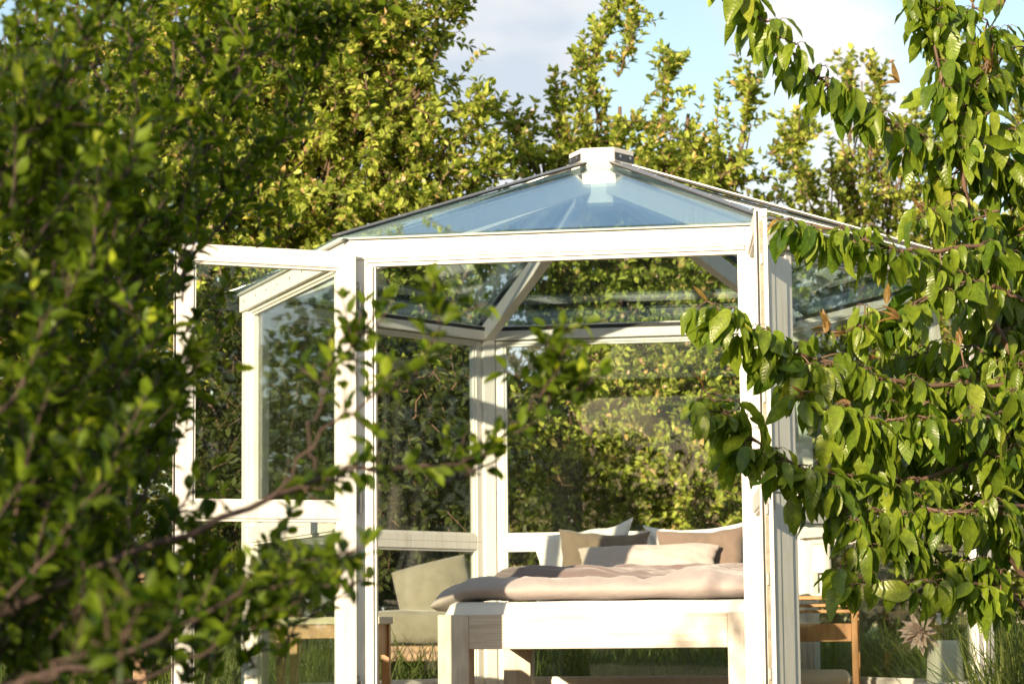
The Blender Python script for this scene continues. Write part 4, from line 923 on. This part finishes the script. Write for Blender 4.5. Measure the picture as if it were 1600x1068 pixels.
    young += [(np.array(at(x, y, Y)), nrm(np.array([dx, 0, dz]) + RG.normal(0, .3, 3))) for x, y, Y, dx, dz in
              [(1405, 130, 8.6, -.5, .4), (1545, 115, 8.7, .3, 1), (1550, 105, 8.7, -.2, 1), (1405, 500, 8.4, -.8, .5), (1385, 475, 8.4, .2, 1), (1290, 520, 8.4, .1, 1), (1295, 515, 8.4, -.6, .6), (1330, 630, 8.4, -1, -.1), (1560, 20, 8.7, .5, .8), (1250, 650, 8.4, .3, .8), (1590, 360, 8.6, .8, .2)] for _ in range(3)]
    PP, DD, UU = map(np.array, (PP, DD, UU)); n = len(PP)
    Ln = RG.uniform(.085, .15, n) * RG.choice([1, 1, .8, .6, .45], n); Wd = Ln * RG.uniform(.36, .54, n)
    tk = curve([base, base + np.array([.03, 0, .8]), np.array(at(1760, 600, 8.95)), np.array(at(1740, 300, 9.0)), np.array(at(1720, -60, 9.1))], 16)
    tubes('trunk', M['bark_cherry'], [(tk - base, np.linspace(.075, .03, len(tk)))], root, 12)
    tubes('branches', M['bark_cherry'], [(l - base, r) for l, r in lines], root, 6)
    leaves('crown', M['leaf_cherry'], PP - base, DD, UU, Ln, Wd, TP_CHERRY, root, .42, .30, np.clip(RG.normal(.45, .25, n), 0, 1), wave=.09)
    YP = np.array([a for a, b in young]); YD = np.array([b for a, b in young]); ny = len(YP)
    leaves('young_leaves', M['leaf_bronze'], YP - base, YD, np.tile([0, -.4, 1.0], (ny, 1)) + RG.normal(0, .4, (ny, 3)), RG.uniform(.05, .085, ny), RG.uniform(.016, .026, ny), TP_CHERRY, root, .6, .5, wave=.06)
    print('cherry leaves', n)
cherry()

# ------------------------------------------------------------------ dried flowers in the vase
fl = thing('dried_flower', 'large dusty pink dried flower leaning left out of the vase', 'flower', (vx, vy, FZ + .36))
c0 = np.array(at(1440, 985, 12.86)) - np.array([vx, vy, FZ + .36])
stem = curve([np.array([.01, 0, -.25]), np.array([0, 0, .02]), c0 * .6 + [0, 0, .03], c0], 12); tubes('stem', M['bark'], [(stem, np.linspace(.004, .003, len(stem)))], fl, 6)
n = 46; ax = nrm(np.array([-.45, -.75, .15])); dv = nrm(RG.normal(0, 1, (n, 3)) * .75 + ax * RG.uniform(-.2, 1.1, n)[:, None])
leaves('petals', M['petal'], np.tile(c0, (n, 1)) + dv * .01, dv + [0, 0, -.15], np.tile(ax, (n, 1)) + RG.normal(0, .15, (n, 3)), RG.uniform(.07, .13, n), RG.uniform(.025, .036, n), TP_PLUM, fl, .5, .1)
f2 = thing('white_flower', 'small spray of white flowers standing upright in the vase', 'flower', (vx, vy, FZ + .36))
pts = [np.array(at(x, y, 12.9)) - np.array([vx, vy, FZ + .36]) for x, y in ((1462, 932), (1478, 940), (1470, 965))]
tubes('stem', M['bark'], [(curve([np.array([.0, .01, -.25]), np.array([.0, .01, .02]), p], 10), np.linspace(.003, .002, 11)) for p in pts], f2, 6) if False else None
ls = []
for p in pts:
    c_ = curve([np.array([.0, .01, -.25]), np.array([.0, .01, .02]), p], 10); ls.append((c_, np.linspace(.003, .002, len(c_))))
tubes('stem', M['bark'], ls, f2, 6)
PB, DB = [], []
for p in pts:
    for k in range(6):
        a_ = k * 1.05 + RG.uniform(0, .5); PB.append(p); DB.append(np.array([math.cos(a_), -.5, math.sin(a_)]))
leaves('petals', M['petal_white'], np.array(PB), np.array(DB), np.tile([0, -1., 0.2], (18, 1)), RG.uniform(.035, .05, 18), RG.uniform(.025, .035, 18), TP_PLUM, f2, .3, .2)

# ------------------------------------------------------------------ wooden garden table far left, seen through the plum leaves
tx, ty = at(95, 900, 11.5).x, 11.5; tz = at(95, 896, 11.5).z
tb = thing('garden_table', 'weathered wooden garden table glimpsed through the plum leaves at far left', 'table', (tx, ty, 0), R(8))
for k in range(5): MB().box(-.45, .45, -.32 + k * .128, -.32 + k * .128 + .12, tz - .03, tz).build('board', M['old_wood'], tb, 0.004)
MB().box(-.40, .40, -.29, -.265, tz - .11, tz - .031).build('apron', M['old_wood'], tb, 0.003)
for x in (-.40, .34):
    for y in (-.26, .22): MB().box(x, x + .06, y, y + .06, 0, tz - .031).build('leg', M['old_wood'], tb, 0.003)

# ------------------------------------------------------------------ grass
def grass(label, n, xs, ys, h, ok=None, dens=1.0, lean=.5):
    x = RG.uniform(*xs, n); y = RG.uniform(*ys, n)
    c, s = math.cos(-HTH), math.sin(-HTH); lx = (x - HX) * c - (y - HY) * s; ly = (x - HX) * s + (y - HY) * c
    inside = (np.abs(ly) < HB + .12) & (np.abs(lx) < HC - (HC - HA) * np.abs(ly) / HB + .14)
    pathm = (y > 22.4 + .05 * x) & (y < 24.8 + .05 * x)
    k = ~inside & ~pathm; x, y = x[k], y[k]; n = len(x)
    P = np.stack([x, y, np.zeros(n)], -1); D = np.stack([RG.normal(0, lean, n), RG.normal(0, lean, n), np.ones(n)], -1)
    Ln = RG.uniform(*h, n); tp = template([0, .3, .6, .85, 1], lambda t: 1 - .6 * t)
    o = leaves('grass', M['grass'], P, D, RG.normal(0, 1, (n, 3)), Ln, RG.uniform(.005, .010, n) * (1 + y / 25), tp, None, .3, .5)
    tag(o, label, 'grass', kind='stuff'); return o
grass('short lawn grass around the pavilion', 60000, (-6, 8), (10, 22), (.05, .14))
grass('tall lush grass growing close behind and to the right of the pavilion', 26000, (-2, 6.0), (15.4, 20.5), (.25, .55), lean=.35)
grass('tall lush grass at the right foot of the pavilion', 9000, (2.3, 4.2), (11.6, 15.5), (.25, .62), lean=.45)
grass('rough tall grass beyond the left windows', 12000, (-6, -1.2), (14.5, 20), (.2, .5), lean=.4)
